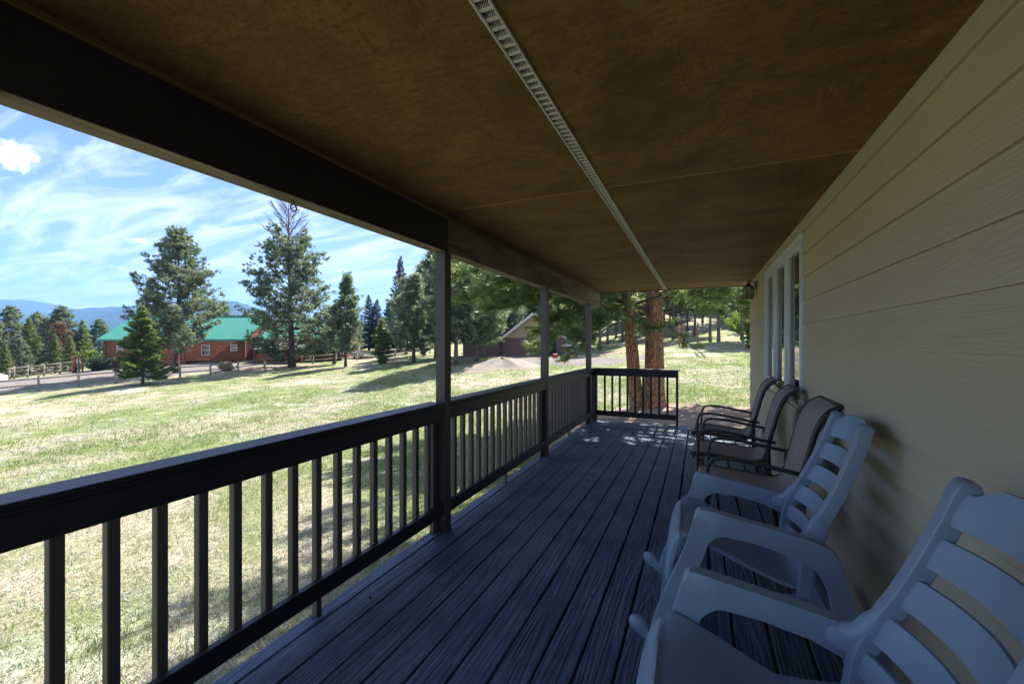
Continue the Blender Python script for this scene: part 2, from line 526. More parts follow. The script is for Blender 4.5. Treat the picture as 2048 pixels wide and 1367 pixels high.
def m_bark(name, plate1, plate2, crack, sc=(7, 7, 1.6), strength=0.9):
    n = N(name)
    v = n.coord('Object', sc)
    ds = n.new('ShaderNodeVectorMath', operation='ADD')
    ns = n.new('ShaderNodeTexNoise'); ns.inputs['Scale'].default_value = 1.6; ns.inputs['Detail'].default_value = 4
    n.l.new(v, ns.inputs['Vector'])
    sc_ = n.new('ShaderNodeVectorMath', operation='SCALE'); sc_.inputs['Scale'].default_value = 0.9
    n.l.new(ns.outputs['Color'], sc_.inputs[0])
    n.l.new(v, ds.inputs[0]); n.l.new(sc_.outputs[0], ds.inputs[1])
    vo = n.new('ShaderNodeTexVoronoi', feature='DISTANCE_TO_EDGE'); n.l.new(ds.outputs[0], vo.inputs['Vector']); vo.inputs['Scale'].default_value = 1.5
    vc = n.new('ShaderNodeTexVoronoi'); n.l.new(ds.outputs[0], vc.inputs['Vector']); vc.inputs['Scale'].default_value = 1.5
    edge = n.ramp(vo.outputs['Distance'], 0.0, 0.11)
    fine = n.noise(n.coord('Object', (40, 40, 9)), 1.0, 5, 0.7)
    c = n.mixc(n.ramp(vc.outputs['Color'], 0.2, 0.8), plate1, plate2)
    c = n.mixc(n.ramp(fine, 0.35, 0.75, 0, 0.5), c, tuple(x * 0.55 for x in plate1))
    c = n.mixc(edge, crack, c)
    n.set(c, 0.9, 0, 0.15)
    n.bump(n.math('ADD', n.math('MULTIPLY', edge, 1.0), n.math('MULTIPLY', fine, 0.35)), strength, 0.035)
    return n.m
MAT['bark_near'] = m_bark('ponderosa_bark', (0.54, 0.275, 0.14), (0.44, 0.285, 0.20), (0.18, 0.095, 0.062), (15, 15, 3.4), 1.0)
MAT['bark_far'] = m_bark('dark_bark', (0.12, 0.075, 0.058), (0.17, 0.11, 0.085), (0.035, 0.024, 0.02), (5, 5, 1.2), 0.7)
MAT['bark_grey'] = m_bark('grey_bark', (0.16, 0.13, 0.11), (0.21, 0.17, 0.14), (0.04, 0.032, 0.028), (6, 6, 1.4), 0.6)
plain('dead_wood', (0.16, 0.125, 0.125), 0.85, var=0.25)
plain('twig', (0.075, 0.055, 0.045), 0.85, var=0.25)

def m_lawn():
    n = N('lawn_soil')
    p = n.world()
    big = n.noise(p, 0.16, 4, 0.6)
    mid = n.noise(p, 0.75, 5, 0.65, 0.3)
    fine = n.noise(p, 11.0, 5, 0.7)
    speck = n.noise(p, 55.0, 3, 0.7)
    green = n.mixc(n.ramp(fine, 0.35, 0.68), (0.110, 0.145, 0.052), (0.245, 0.275, 0.125))
    tan = n.mixc(n.ramp(fine, 0.35, 0.65), (0.27, 0.22, 0.165), (0.46, 0.395, 0.32))
    sage = n.mixc(n.ramp(fine, 0.35, 0.65), (0.29, 0.31, 0.24), (0.50, 0.51, 0.43))
    f1 = n.ramp(n.math('ADD', n.math('MULTIPLY', big, 0.5), n.math('MULTIPLY', mid, 0.5)), 0.46, 0.60)
    c = n.mixc(f1, green, tan)
    sg = n.ramp(n.noise(n.world((0.5, 1.0, 1.0), (0, 0, 0.4)), 0.42, 5, 0.7, 0.4), 0.56, 0.66)
    c = n.mixc(n.math('MULTIPLY', sg, 0.8), c, sage)
    c = n.mixc(n.ramp(speck, 0.5, 0.72, 0, 0.45), c, (0.10, 0.10, 0.055))
    n.set(c, 0.95, 0, 0.1)
    n.bump(n.math('ADD', n.math('MULTIPLY', fine, 0.7), n.math('MULTIPLY', speck, 0.3)), 1.0, 0.06)
    return n.m
MAT['lawn'] = m_lawn()

def m_gravel(name, a, b, dirt):
    n = N(name)
    p = n.world()
    f = n.noise(p, 24, 5, 0.75)
    g = n.noise(p, 0.5, 5, 0.6)
    c = n.mixc(n.ramp(f, 0.3, 0.7), a, b)
    c = n.mixc(n.ramp(g, 0.48, 0.66), c, dirt)
    sp = n.noise(p, 70, 4, 0.8)
    c = n.mixc(n.ramp(sp, 0.50, 0.60, 0, 0.7), c, tuple(x * 0.45 for x in a))
    c = n.mixc(n.ramp(sp, 0.44, 0.36, 0, 0.8), c, tuple(min(0.7, x * 1.35) for x in b))
    n.set(c, 0.95, 0, 0.1)
    n.bump(n.math('ADD', f, sp), 1.0, 0.04)
    return n.m
MAT['gravel'] = m_gravel('gravel', (0.16, 0.15, 0.15), (0.28, 0.265, 0.26), (0.27, 0.21, 0.17))
MAT['mulch'] = m_gravel('needle_litter', (0.33, 0.24, 0.185), (0.52, 0.43, 0.36), (0.26, 0.18, 0.13))
MAT['mound'] = m_gravel('mound_soil', (0.27, 0.225, 0.185), (0.45, 0.39, 0.34), (0.33, 0.26, 0.195))

MAT['blade_green'] = m_leaf('grass_blades', (0.085, 0.145, 0.035), (0.195, 0.25, 0.085), (0.20, 0.29, 0.075), 0.55, 0.35, 0.8)
MAT['blade_sage'] = m_leaf('sage_leaves', (0.30, 0.335, 0.26), (0.46, 0.49, 0.405), (0.26, 0.30, 0.20), 0.7, 0.25, 1.4)
MAT['blade_dry'] = m_leaf('dry_grass', (0.27, 0.225, 0.145), (0.42, 0.36, 0.25), (0.28, 0.24, 0.13), 0.7, 0.25, 1.0)

def m_hill():
    n = N('forested_hill')
    p = n.world()
    f = n.noise(p, 0.035, 6, 0.75)
    g = n.noise(p, 0.0022, 4, 0.6)
    c = n.mixc(n.ramp(f, 0.38, 0.62), (0.022, 0.038, 0.020), (0.060, 0.085, 0.042))
    c = n.mixc(n.math('MULTIPLY', n.ramp(g, 0.55, 0.68), 0.7), c, (0.15, 0.14, 0.085))
    n.set(c, 1.0, 0, 0.0)
    n.bump(f, 1.0, 12.0)
    return n.m
MAT['hill'] = m_hill()

# ------------------------------------------------------------------ terrain
CTRL_PX = [  # pixel x, pixel y, distance
    (-8, 789, 29.4), (77, 781.6, 30.5), (157, 774, 31.7), (231, 767, 33.5), (297, 761.5, 35), (360, 756, 36.7), (421, 749.6, 38.5),
    (476, 743, 40.5), (529, 736.5, 43), (583, 732.5, 44), (626, 728.5, 45.5), (672, 724.8, 47), (714, 721.5, 48.5), (754, 717.5, 50), (790, 713.6, 52), (825, 710, 54),
    (285, 768, 32), (82, 798, 27.1), (538, 757, 32.9), (691, 732.8, 40), (767, 726, 42), (827, 726, 39), (912, 727, 33.5), (953, 721.7, 36), (966, 716, 39),
    (1000, 713, 42), (1060, 713, 42), (1130, 715, 40), (1250, 712, 34), (1190, 735, 28),
    (1278, 813, 12.0), (1310, 817, 11.9), (1450, 800, 13.2), (1400, 740, 22), (1480, 720, 26),
    (1350, 690, 38), (1395, 686, 40), (1490, 678, 39), (1490, 650, 56), (1330, 652, 62), (1200, 690, 50), (1250, 680, 55), (1600, 650, 50), (1700, 700, 30),
    (850, 702, 65), (760, 706, 70), (690, 710, 62), (560, 714, 54), (430, 723, 48), (217, 738.4, 46.5), (100, 748, 48), (0, 757, 50), (0, 745, 70), (150, 735, 65), (400, 715, 72),
]
CTRL_XYZ = [(-2.0, 0.0, -0.78), (-2.0, 3.0, -0.74), (-2.0, 6.0, -0.62), (-1.5, 9.0, -0.42), (1.0, 9.0, -0.36), (0.5, 0, -0.6), (8, 0, -0.2), (8, 9, 0.1), (-2, -6, -0.95), (8, -8, -0.4),
            (-5, 2, -1.0), (-5, 7, -0.98), (-9, 4, -1.3), (-10, 12, -1.25), (-6, 14, -1.0), (-16, 6, -1.7), (-20, 14, -1.75), (-26, 8, -2.2), (-12, -6, -1.6), (-40, 0, -3.4), (-30, -20, -3)]
_c = [tuple(W(*p)) for p in CTRL_PX] + CTRL_XYZ
for bx, D, z in ((0, 120, -9), (400, 120, -4), (700, 120, 2), (1000, 120, 8), (1400, 120, 17), (1900, 110, 17)):
    p = W(bx, Y0, D); _c.append((p.x, p.y, z))
_c += [(90, 0, 6), (70, -80, 0), (0, -110, -4), (-90, -60, -8), (-120, 10, -10)]
_c = np.array(_c)
def _tps(r2): return 0.5 * r2 * np.log(r2 + 1e-9)
_n = len(_c)
_d2 = ((_c[:, None, :2] - _c[None, :, :2]) ** 2).sum(-1)
_A = np.zeros((_n + 3, _n + 3))
_A[:_n, :_n] = _tps(_d2) + np.eye(_n) * 12.0
_A[:_n, _n] = 1; _A[:_n, _n+1:] = _c[:, :2]
_A[_n, :_n] = 1; _A[_n+1:, :_n] = _c[:, :2].T
_w = np.linalg.solve(_A, np.concatenate([_c[:, 2], [0, 0, 0]]))
def G(x, y):
    x = np.atleast_1d(np.asarray(x, float)); y = np.atleast_1d(np.asarray(y, float))
    r = np.hypot(x, y)
    k = np.minimum(1.0, 115.0 / np.maximum(r, 1e-6))
    xs, ys = x * k, y * k
    out = np.empty_like(xs)
    for i in range(0, len(xs), 20000):
        d2 = (xs[i:i+20000, None] - _c[None, :, 0]) ** 2 + (ys[i:i+20000, None] - _c[None, :, 1]) ** 2
        out[i:i+20000] = _tps(d2) @ _w[:_n] + _w[_n] + xs[i:i+20000] * _w[_n+1] + ys[i:i+20000] * _w[_n+2]
    far = np.clip((r - 115) / 1500, 0, 1)
    out = out * (1 - far) - 30 * far
    out += 0.035 * np.sin(x * 1.3 + 0.7 * y) * np.sin(y * 1.1 - 0.4 * x) * np.clip(r / 6 - 0.6, 0, 1)
    return out
def g1(x, y): return float(G(x, y)[0])
def ground_at(px, D):
    p = W(px, Y0, D)
    return Vector((p.x, p.y, g1(p.x, p.y)))

def build_ground():
    fwd = math.pi / 2 + TH
    a_in = np.radians(np.arange(-58, 58.01, 0.6))
    a_out = np.radians(np.arange(62, 299, 4.0))
    ang = np.concatenate([a_in, a_out])
    rad = np.concatenate([[0.0], 0.5 * 1.05 ** np.arange(0, 137), np.geomspace(430, 9000, 14)])
    na, nr = len(ang), len(rad)
    A_, R_ = np.meshgrid(fwd + ang, rad)
    X, Y = (R_ * np.cos(A_)).ravel(), (R_ * np.sin(A_)).ravel()
    Z = G(X, Y)
    V = np.stack([X, Y, Z], 1)
    i = np.arange(nr - 1)[:, None]; j = np.arange(na)[None, :]; k = (j + 1) % na
    q = np.stack([i*na + j, i*na + k + 0*i, (i+1)*na + k, (i+1)*na + j + 0*k], -1).reshape(-1, 4)
    F = np.concatenate([q[:, [0, 2, 1]], q[:, [0, 3, 2]]])
    return fast_mesh('ground', V, F, MAT['lawn'], smooth=True)
tag(build_ground(), kind='structure')

def sheet(name, near, far, mat, lift=0.03, nu=80, nv=14, wob=0.5, seed=1):
    """strip of ground between two polylines of (pixel x, distance)"""
    rg = np.random.default_rng(seed)
    def line(pl):
        P = np.array([W(a, Y0, d)[:2] for a, d in pl]); return smooth_path(P, nu)
    A_, B_ = line(near), line(far)
    def jit(): 
        k = np.convolve(rg.normal(0, 1, nu + 8), np.ones(5) / 5, 'same')[4:-4]; return k * wob
    d = (B_ - A_) / np.linalg.norm(B_ - A_, axis=1)[:, None]
    A_ = A_ + d * jit()[:, None]; B_ = B_ + d * jit()[:, None]
    t = np.linspace(0, 1, nv)
    P = A_[:, None] * (1 - t)[None, :, None] + B_[:, None] * t[None, :, None]
    P = P.reshape(-1, 2)
    Z = G(P[:, 0], P[:, 1]) + lift
    e = np.tile(np.where((t == 0) | (t == 1), -0.05, 0), nu)
    V = np.column_stack([P, Z + e])
    F = []
    for i in range(nu - 1):
        for j in range(nv - 1):
            a = i*nv + j; F += [(a, a+nv, a+nv+1), (a, a+nv+1, a+1)]
    o = fast_mesh(name, V, np.array(F), mat, smooth=True)
    return tag(o, kind='structure')
sheet('driveway', [(-120, 31), (77, 32.0), (231, 35.2), (360, 38.6), (476, 42.6), (560, 45.8)], [(-120, 42), (77, 42.5), (231, 44.5), (360, 46), (476, 47), (560, 48.6)], MAT['gravel'], 0.05, seed=2)
sheet('gravel_yard', [(1000, 36.5), (1060, 33), (1120, 30.5), (1190, 29.5), (1260, 30), (1330, 32)], [(1000, 40.5), (1060, 40.8), (1120, 39.5), (1190, 36), (1260, 33.5), (1330, 34)], MAT['gravel'], 0.05, seed=3)
sheet('dirt_track', [(1150, 38.2), (1200, 37.5), (1260, 37), (1320, 37)], [(1150, 41.5), (1200, 40.5), (1260, 39.5), (1320, 39)], MAT['mulch'], 0.05, 60, 8, seed=4)
sheet('needle_litter_bed', [(1130, 8.75), (1215, 8.7), (1290, 8.75), (1370, 8.8), (1450, 8.9), (1530, 9.2)], [(1130, 10.6), (1215, 12.6), (1290, 13.4), (1370, 12.6), (1450, 11.9), (1530, 11.4)], MAT['mulch'], 0.035, 60, 16, 0.25, seed=5)
sheet('fence_litter', [(470, 40.0), (520, 41.0), (580, 42.0), (640, 43.6)], [(470, 42.2), (520, 44.5), (580, 45.6), (640, 46)], MAT['mulch'], 0.045, 40, 8, 0.3, seed=6)

def build_mound():
    c = ground_at(1000, 30.5)
    rg = np.random.default_rng(8)
    na, nr = 48, 14
    V = []; 
    ph = rg.uniform(0, 6, 6)
    for i in range(nr):
        t = i / (nr - 1)
        for j in range(na):
            a = j / na * 2 * math.pi
            rr = t * (1 + 0.16 * math.sin(3 * a + ph[0]) + 0.1 * math.sin(5 * a + ph[1]))
            lx, ly = rr * 3.0 * math.cos(a), rr * 2.3 * math.sin(a)
            x = c.x + lx * CT - ly * ST; y = c.y + lx * ST + ly * CT
            h = 0.68 * (math.cos(min(1, t) * math.pi) * 0.5 + 0.5) * (1 + 0.12 * math.sin(4 * a + 9 * t + ph[2])) + rg.normal(0, 0.018) * (t < .95)
            V.append((x, y, g1(x, y) + h - 0.06 * (t > 0.97) + 0.03))
    F = []
    for i in range(nr - 1):
        for j in range(na):
            k = (j + 1) % na
            F += [(i*na+j, (i+1)*na+j, (i+1)*na+k), (i*na+j, (i+1)*na+k, i*na+k)]
    tag(fast_mesh('dirt_mound', np.array(V), np.array(F), MAT['mound'], smooth=True), kind='structure')
build_mound()

# far forested ridges
def ridge(name, D, pts, base_y, depth, seed):
    """pts: (pixel x, pixel y) silhouette; built as a hill with real depth"""
    rg = np.random.default_rng(seed)
    xs = np.linspace(pts[0][0], pts[-1][0], 420)
    ys = np.interp(xs, [p[0] for p in pts], [p[1] for p in pts])
    k = np.ones(17) / 17
    ys = np.convolve(np.pad(ys, 8, mode='edge'), k, 'valid')
    nd = 16
    V = []
    rough = rg.normal(0, 1, (nd * 2 + 1, len(xs)))
    for i in range(-nd, nd + 1):
        t = i / nd
        for q, (x, y) in enumerate(zip(xs, ys)):
            crest = (Y0 - y) / FPX * D
            h = -40 + (crest + 40) * (1 - abs(t) ** 1.35)
            h += rough[i + nd, q] * (4.5 if abs(t) < 0.9 else 0) + 14 * (1 - abs(t)) * abs(t) * 4 * math.sin(x * 0.045 + seed + 3 * t) 
            d = D + t * depth
            xc = (x - 1024) / FPX * D
            V.append((xc * CT - d * ST, xc * ST + d * CT, EYE + h))
    nx = len(xs); F = []
    a = (np.arange(2 * nd)[:, None] * nx + np.arange(nx - 1)[None, :]).ravel()
    F = np.concatenate([np.stack([a, a + 1, a + nx + 1], 1), np.stack([a, a + nx + 1, a + nx], 1)])
    tag(fast_mesh(name, np.array(V), F, MAT['hill'], smooth=True), kind='structure')
ridge('far_hill', 3900, [(-700, 640), (-400, 610), (-200, 612), (-60, 604), (0, 601), (40, 599), (85, 604), (130, 618), (180, 640), (260, 660), (400, 668)], 690, 1200, 3)
ridge('middle_hill', 2700, [(-700, 668), (-200, 655), (20, 650), (90, 634), (140, 621), (200, 618), (240, 616), (300, 606), (350, 612), (400, 600), (430, 594.5), (455, 597), (490, 608), (540, 628), (640, 650), (800, 668), (1100, 672), (1500, 668), (2100, 660)], 690, 900, 5)

# ------------------------------------------------------------------ porch
rng = np.random.default_rng(11)
WALL_X = 0.760
CEIL_Z = 2.487
Y_BACK, Y_DECK, Y_ROOF = -2.1, 8.21, 8.46

# deck: one plank object per board length
deck = empty('deck', (0, 0, 0)); tag(deck, kind='structure')
edges = [-1.945] + [-1.85 + 0.167 * k for k in range(16)] + [0.752]
gaps = [0.007, 0.006, 0.007, 0.007, 0.008, 0.009, 0.009, 0.011, 0.012, 0.013, 0.015, 0.015, 0.014, 0.013, 0.012, 0.011]
def plank(x0, x1, y0, y1, seed):
    rg = np.random.default_rng(seed)
    n = max(6, int((y1 - y0) / 0.12))
    ys = np.linspace(y0, y1, n)
    def wob(a): return np.convolve(rg.normal(0, a, n + 6), np.ones(3) / 3, 'same')[3:-3]
    l, r = x0 + wob(0.0016), x1 + wob(0.0016)
    dz = rg.normal(0, 0.0014); tilt = rg.normal(0, 0.0012)
    b = 0.006
    V = []
    for i in range(n):
        y = ys[i]
        V += [(l[i], y, -0.036), (l[i], y, -b + dz - tilt), (l[i] + b * 0.8, y, dz - tilt), ((l[i] + r[i]) / 2, y, dz - 0.0012), (r[i] - b * 0.8, y, dz + tilt), (r[i], y, -b + dz + tilt), (r[i], y, -0.036)]
    F = []
    for i in range(n - 1):
        for j in range(7):
            k = (j + 1) % 7
            F.append((i*7+j, (i+1)*7+j, (i+1)*7+k, i*7+k))
    F.append(tuple(range(7))); F.append(tuple((n-1)*7 + j for j in range(7))[::-1])
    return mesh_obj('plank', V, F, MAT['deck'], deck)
joints = {3: [4.1], 6: [5.4], 9: [2.05], 11: [4.55], 12: [3.4], 14: [2.9], 1: [6.2], 8: [6.3], 13: [5.9], 4: [1.2], 5: [7.1]}
planks = []
for k in range(len(edges) - 1):
    x0 = edges[k] + (gaps[k-1] / 2 if k else 0); x1 = edges[k+1] - (gaps[k] / 2 if k < len(gaps) else 0)
    ys = [Y_BACK] + joints.get(k, []) + [Y_DECK + rng.normal(0, 0.006)]
    for a, b in zip(ys[:-1], ys[1:]):
        planks.append(plank(x0, x1, a + 0.0015, b - 0.0015, 100 + len(planks)))
# knots and screw heads standing a hair above the boards
for (px, py, r) in ((1070, 1046, 0.011), (1184, 1191, 0.010), (740, 1194, 0.009), (908, 1144, 0.007), (1017, 1038, 0.006), (1233, 1029, 0.006), (1295, 1002, 0.006)):
    D = FPX * EYE / (py - Y0); p = W(px, py, D)
    V, F = lathe_data([(r, 0), (r * 0.9, 0.0012), (r * 0.3, 0.0014)], 10, (p.x, p.y, 0.0016))
    k = min(max(0, int((p.x + 1.85) / 0.167) + 1), len(edges) - 2)
    par = next(q for q in planks if True)
    best = min(planks, key=lambda q: abs(sum(v.co.x for v in q.data.vertices) / len(q.data.vertices) - p.x))
    mesh_obj('knot', V, F, MAT['vent_dark'], best)
box('rim_joist', (-1.94, -1.902), (Y_BACK, 8.17), (-0.25, -0.038), MAT['rail'], deck)
box('end_joist', (-1.9, 0.74), (8.13, 8.168), (-0.25, -0.038), MAT['railx'], deck)
for y in np.arange(-1.9, 8.0, 0.6):
    box('joist', (-1.9, 0.74), (y, y + 0.038), (-0.22, -0.0375), MAT['railx'], deck, 0)
for y in (0.45, 2.9, 5.35, 7.78):
    p = box('pier', (-1.9, -1.8), (y, y + 0.1), (-1.3, -0.252), MAT['post'], deck, 0)

# house: wall, window, ceiling, roof, beam, posts
house = empty('house', (0.76, 3, -0.6))
tag(house, 'tan lap sided house with covered porch, white triple window and brown plywood ceiling', 'house')
HO = Vector((0.76, 3, -0.6))
def hp(o):
    """parent to the house while keeping world coordinates"""
    o.parent = house
    o.location = Vector(o.location) - HO
    return o
wall = hp(box('wall', (0.786, 0.92), (Y_BACK - 0.4, 8.055), (-1.0, CEIL_Z + 0.02), MAT['siding'], None, 0))
hp(box('end_wall', (0.92, 7.0), (7.9, 8.05), (-1.0, CEIL_Z + 0.9), MAT['siding'], None, 0))
hp(box('foundation', (0.80, 6.9), (Y_BACK - 0.3, 7.89), (-1.2, -0.25), MAT['mound'], None, 0))
WY0, WY1, WZ0, WZ1 = 4.07, 6.14, 0.985, 2.366
course0, pitch = 1.451, 0.1855
def siding(y0, y1, z0, z1, zb=None):
    # wedge lap board: lower edge proud; z0 is the lap line of the course
    xo = WALL_X
    t = (z1 - z0) / pitch
    poly = [(xo - 0.0075, z0 - 0.004), (xo - 0.0085, z0 + 0.002), (xo + 0.010 * min(1, t), z1 + 0.012), (xo + 0.0262, z1 + 0.012), (xo + 0.0262, z0 - 0.004)]
    o = prism_xz('siding_board', poly, y0, y1, MAT['siding'], None, 0, smooth=False)
    o.parent = wall
    o.location = -HO          # wall's own location equals -HO offset in house space
    return o
def put_on(o, par):
    o.parent = par
    return o
# wall object sits at -HO inside the house; its children keep world coordinates with zero offset
def siding_at(y0, y1, z0, z1):
    o = siding(y0, y1, z0, z1); o.location = (0, 0, 0); return o
kk = range(-9, 7)
splits = {5: [3.96], 4: [2.65], -5: [2.58], 2: [0.4], 0: [-0.5], -2: [3.1], -3: [1.2], 3: [7.2], 1: [7.0], -1: [7.5], -6: [0.9], -4: [5.1], -7: [4.4]}
for k in kk:
    z0 = course0 + pitch * k; z1 = z0 + pitch
    if z0 > CEIL_Z: continue
    z1c = min(z1, CEIL_Z - 0.013)
    if z0 + 0.02 > WZ1 or z1 < WZ0 + 0.02: spans = [(Y_BACK - 0.4, 8.06)]
    else: spans = [(Y_BACK - 0.4, WY0 - 0.012), (WY1 + 0.012, 8.06)]
    for a, b in spans:
        cuts = [a] + [s for s in splits.get(k, []) if a + 0.1 < s < b - 0.1] + [b + (0.0 if b < 8 else rng.normal(0, 0.003))]
        for u, v in zip(cuts[:-1], cuts[1:]):
            siding_at(u + 0.002, v - 0.002, z0, z1c)
# triple casement window
win = empty('window'); win.parent = house
def wbox(name, x, y, z, m=MAT['white_vinyl'], par=None, bev=0.004, seg=2):
    o = box(name, x, y, z, m, None, bev, seg, True)
    o.parent = par or win
    if par is None: o.location = -HO
    return o
wx = WALL_X - 0.022
fw = 0.046
wbox('frame_head', (wx, 0.80), (WY0, WY1), (WZ1 - fw, WZ1))
wbox('frame_sill', (wx - 0.012, 0.80), (WY0 - 0.004, WY1 + 0.004), (WZ0 - 0.006, WZ0 + fw))
wbox('frame_jamb', (wx, 0.80), (WY0, WY0 + fw), (WZ0 + fw + 0.001, WZ1 - fw - 0.001))
wbox('frame_jamb', (wx, 0.80), (WY1 - fw, WY1), (WZ0 + fw + 0.001, WZ1 - fw - 0.001))
third = (WY1 - WY0) / 3
for i in (1, 2):
    y = WY0 + third * i
    wbox('mullion', (wx, 0.80), (y - 0.036, y + 0.036), (WZ0 + fw + 0.001, WZ1 - fw - 0.001))
for i in range(3):
    y0 = WY0 + third * i + (fw if i == 0 else 0.036) + 0.003; y1 = WY0 + third * (i + 1) - (fw if i == 2 else 0.036) - 0.003
    z0, z1 = WZ0 + fw + 0.004, WZ1 - fw - 0.004
    sx = (WALL_X - 0.004, 0.79)
    sw = 0.05
    sash = wbox('sash', sx, (y0, y1), (z0, z0 + sw))
    for nm, yy, zz in (('sash_rail', (y0, y1), (z1 - sw, z1)), ('sash_stile', (y0, y0 + sw), (z0 + sw + 0.001, z1 - sw - 0.001)), ('sash_stile', (y1 - sw, y1), (z0 + sw + 0.001, z1 - sw - 0.001))):
        wbox(nm, sx, yy, zz)
    pane = box('pane', (0.777, 0.783), (y0 + sw + 0.001, y1 - sw - 0.001), (z0 + sw + 0.001, z1 - sw - 0.001), MAT['glass'], None, 0)
    pane.parent = win; pane.location = -HO
    sill = wbox('screen_latch', (WALL_X - 0.02, WALL_X - 0.006), ((y0 + y1) / 2 - 0.03, (y0 + y1) / 2 + 0.03), (z0 + 0.02, z0 + 0.035), MAT['black_metal'])

# ceiling sheets, vent, trim, beam
ceil_rows = [(-1.842, -0.622), (-0.560, WALL_X + 0.02)]
cut = [Y_BACK, 0.33, 2.77, 5.21, 7.65, Y_ROOF - 0.03]
ceiling = empty('ceiling'); ceiling.parent = house; ceiling.location = -HO
for (x0, x1) in ceil_rows:
    for a, b in zip(cut[:-1], cut[1:]):
        box('plywood_sheet', (x0, x1), (a + 0.0015, b - 0.0015), (CEIL_Z + rng.normal(0, 0.0008), CEIL_Z + 0.016), MAT['ceiling'], ceiling, 0.0025)
plain('seam', (0.40, 0.235, 0.085), 0.7, var=0.3, scale=14)
nail = None
for y in cut[1:-1]:
    for dy in (-0.022, 0.022):
        for x in np.arange(-1.78, 0.7, 0.2):
            if -0.66 < x < -0.53: continue
            if nail is None:
                V, F = lathe_data([(0.0045, 0.0), (0.004, -0.0012), (0.001, -0.0016)], 8)
                nail = mesh_obj('nail', V, F, MAT['vent_dark'], ceiling, loc=(x, y + dy, CEIL_Z - 0.001))
            else: share('nail', nail, ceiling, (x + rng.normal(0, 0.01), y + dy + rng.normal(0, 0.003), CEIL_Z - 0.001))
# thin battens of paint over the sheet joints
for y in cut[1:-1]:
    for (x0, x1) in ceil_rows:
        box('joint_filler', (x0 + 0.002, x1 - 0.002), (y - 0.005, y + 0.005), (CEIL_Z - 0.0018, CEIL_Z + 0.004), MAT['seam'], ceiling, 0.0008)
# soffit vent: strip with rows of pressed louvres
vent = empty('vent_strip'); vent.parent = house; vent.location = -HO
vx0, vx1 = -0.6205, -0.5615
box('flange', (vx0, vx0 + 0.007), (Y_BACK, Y_ROOF - 0.035), (CEIL_Z - 0.0075, CEIL_Z + 0.004), MAT['vent_metal'], vent, 0.001)
box('flange', (vx1 - 0.007, vx1), (Y_BACK, Y_ROOF - 0.035), (CEIL_Z - 0.0075, CEIL_Z + 0.004), MAT['vent_metal'], vent, 0.001)
box('vent_void', (vx0, vx1), (Y_BACK, Y_ROOF - 0.035), (CEIL_Z + 0.0145, CEIL_Z + 0.0155), MAT['vent_dark'], vent, 0)
for xa in (vx0 + 0.0002, vx1 - 0.0012): box('vent_cheek', (xa, xa + 0.001), (Y_BACK, Y_ROOF - 0.035), (CEIL_Z + 0.0042, CEIL_Z + 0.0144), MAT['vent_dark'], vent, 0)
def louvre_proto():
    bm = bmesh.new()
    w0, w1 = vx0 + 0.0073, vx1 - 0.0073
    box_bm(w0, w1, 0, 0.0115, -0.003, -0.0005, 0, 1, bm)
    nf = 8
    for i in range(nf):
        x = w0 + (i + 0.5) * (w1 - w0) / nf
        # each fin is a shallow arched strip
        pts = [(0.0115, -0.003), (0.0165, 0.0035), (0.0205, 0.0115), (0.0335, 0.0115), (0.0375, 0.0035), (0.0425, -0.003)]
        for (ya, za), (yb, zb) in zip(pts[:-1], pts[1:]):
            hw = 0.0012
            v = [bm.verts.new(q) for q in ((x - hw, ya, za), (x + hw, ya, za), (x + hw, yb, zb), (x - hw, yb, zb))]
            bm.faces.new(v)
    return bm
lv = bm_obj('louvre', louvre_proto(), MAT['vent_metal'], vent, loc=(0, 0.84, CEIL_Z))
y = 0.84 + 0.0425
while y < Y_ROOF - 0.08:
    share('louvre', lv, vent, (0, y, CEIL_Z)); y += 0.0425

beam_x0, beam_x1 = -1.957, -1.845
BEAM_Z = 2.207
for k, (a, b) in enumerate(((Y_BACK, 2.905), (2.908, Y_ROOF + 0.06))):
    hp(box('beam', (beam_x0, beam_x1), (a, b), (BEAM_Z + 0.0032, CEIL_Z - 0.003), MAT['beam_dark' if k == 0 else 'beam'], None, 0.004, 2))
    hp(box('beam_soffit', (beam_x0, beam_x1 - 0.001), (a, b), (BEAM_Z, BEAM_Z + 0.003), MAT['beam'], None, 0.001))
hp(box('moulding', (-1.8435, -1.822), (Y_BACK, Y_ROOF - 0.03), (CEIL_Z - 0.028, CEIL_Z - 0.001), MAT['trim'], None, 0.004))
hp(box('beam_flashing', (-1.972, -1.9585), (Y_BACK, Y_ROOF + 0.05), (BEAM_Z + 0.004, CEIL_Z + 0.02), MAT['black_metal'], None, 0.002))
roof = hp(box('roof', (-2.13, 7.4), (Y_BACK - 0.3, Y_ROOF), (CEIL_Z + 0.022, CEIL_Z + 0.2), MAT['black_metal'], None, 0.01))
hp(box('soffit', (-2.12, -1.975), (Y_BACK, Y_ROOF - 0.02), (CEIL_Z + 0.004, CEIL_Z + 0.018), MAT['ceiling'], None, 0.002))
hp(box('fascia', (-2.152, -2.132), (Y_BACK - 0.3, Y_ROOF), (CEIL_Z - 0.005, CEIL_Z + 0.18), MAT['trim'], None, 0.004))
hp(box('end_fascia', (-1.82, 7.4), (Y_ROOF - 0.028, Y_ROOF + 0.02), (CEIL_Z - 0.012, CEIL_Z + 0.18), MAT['black_metal'], None, 0.004))

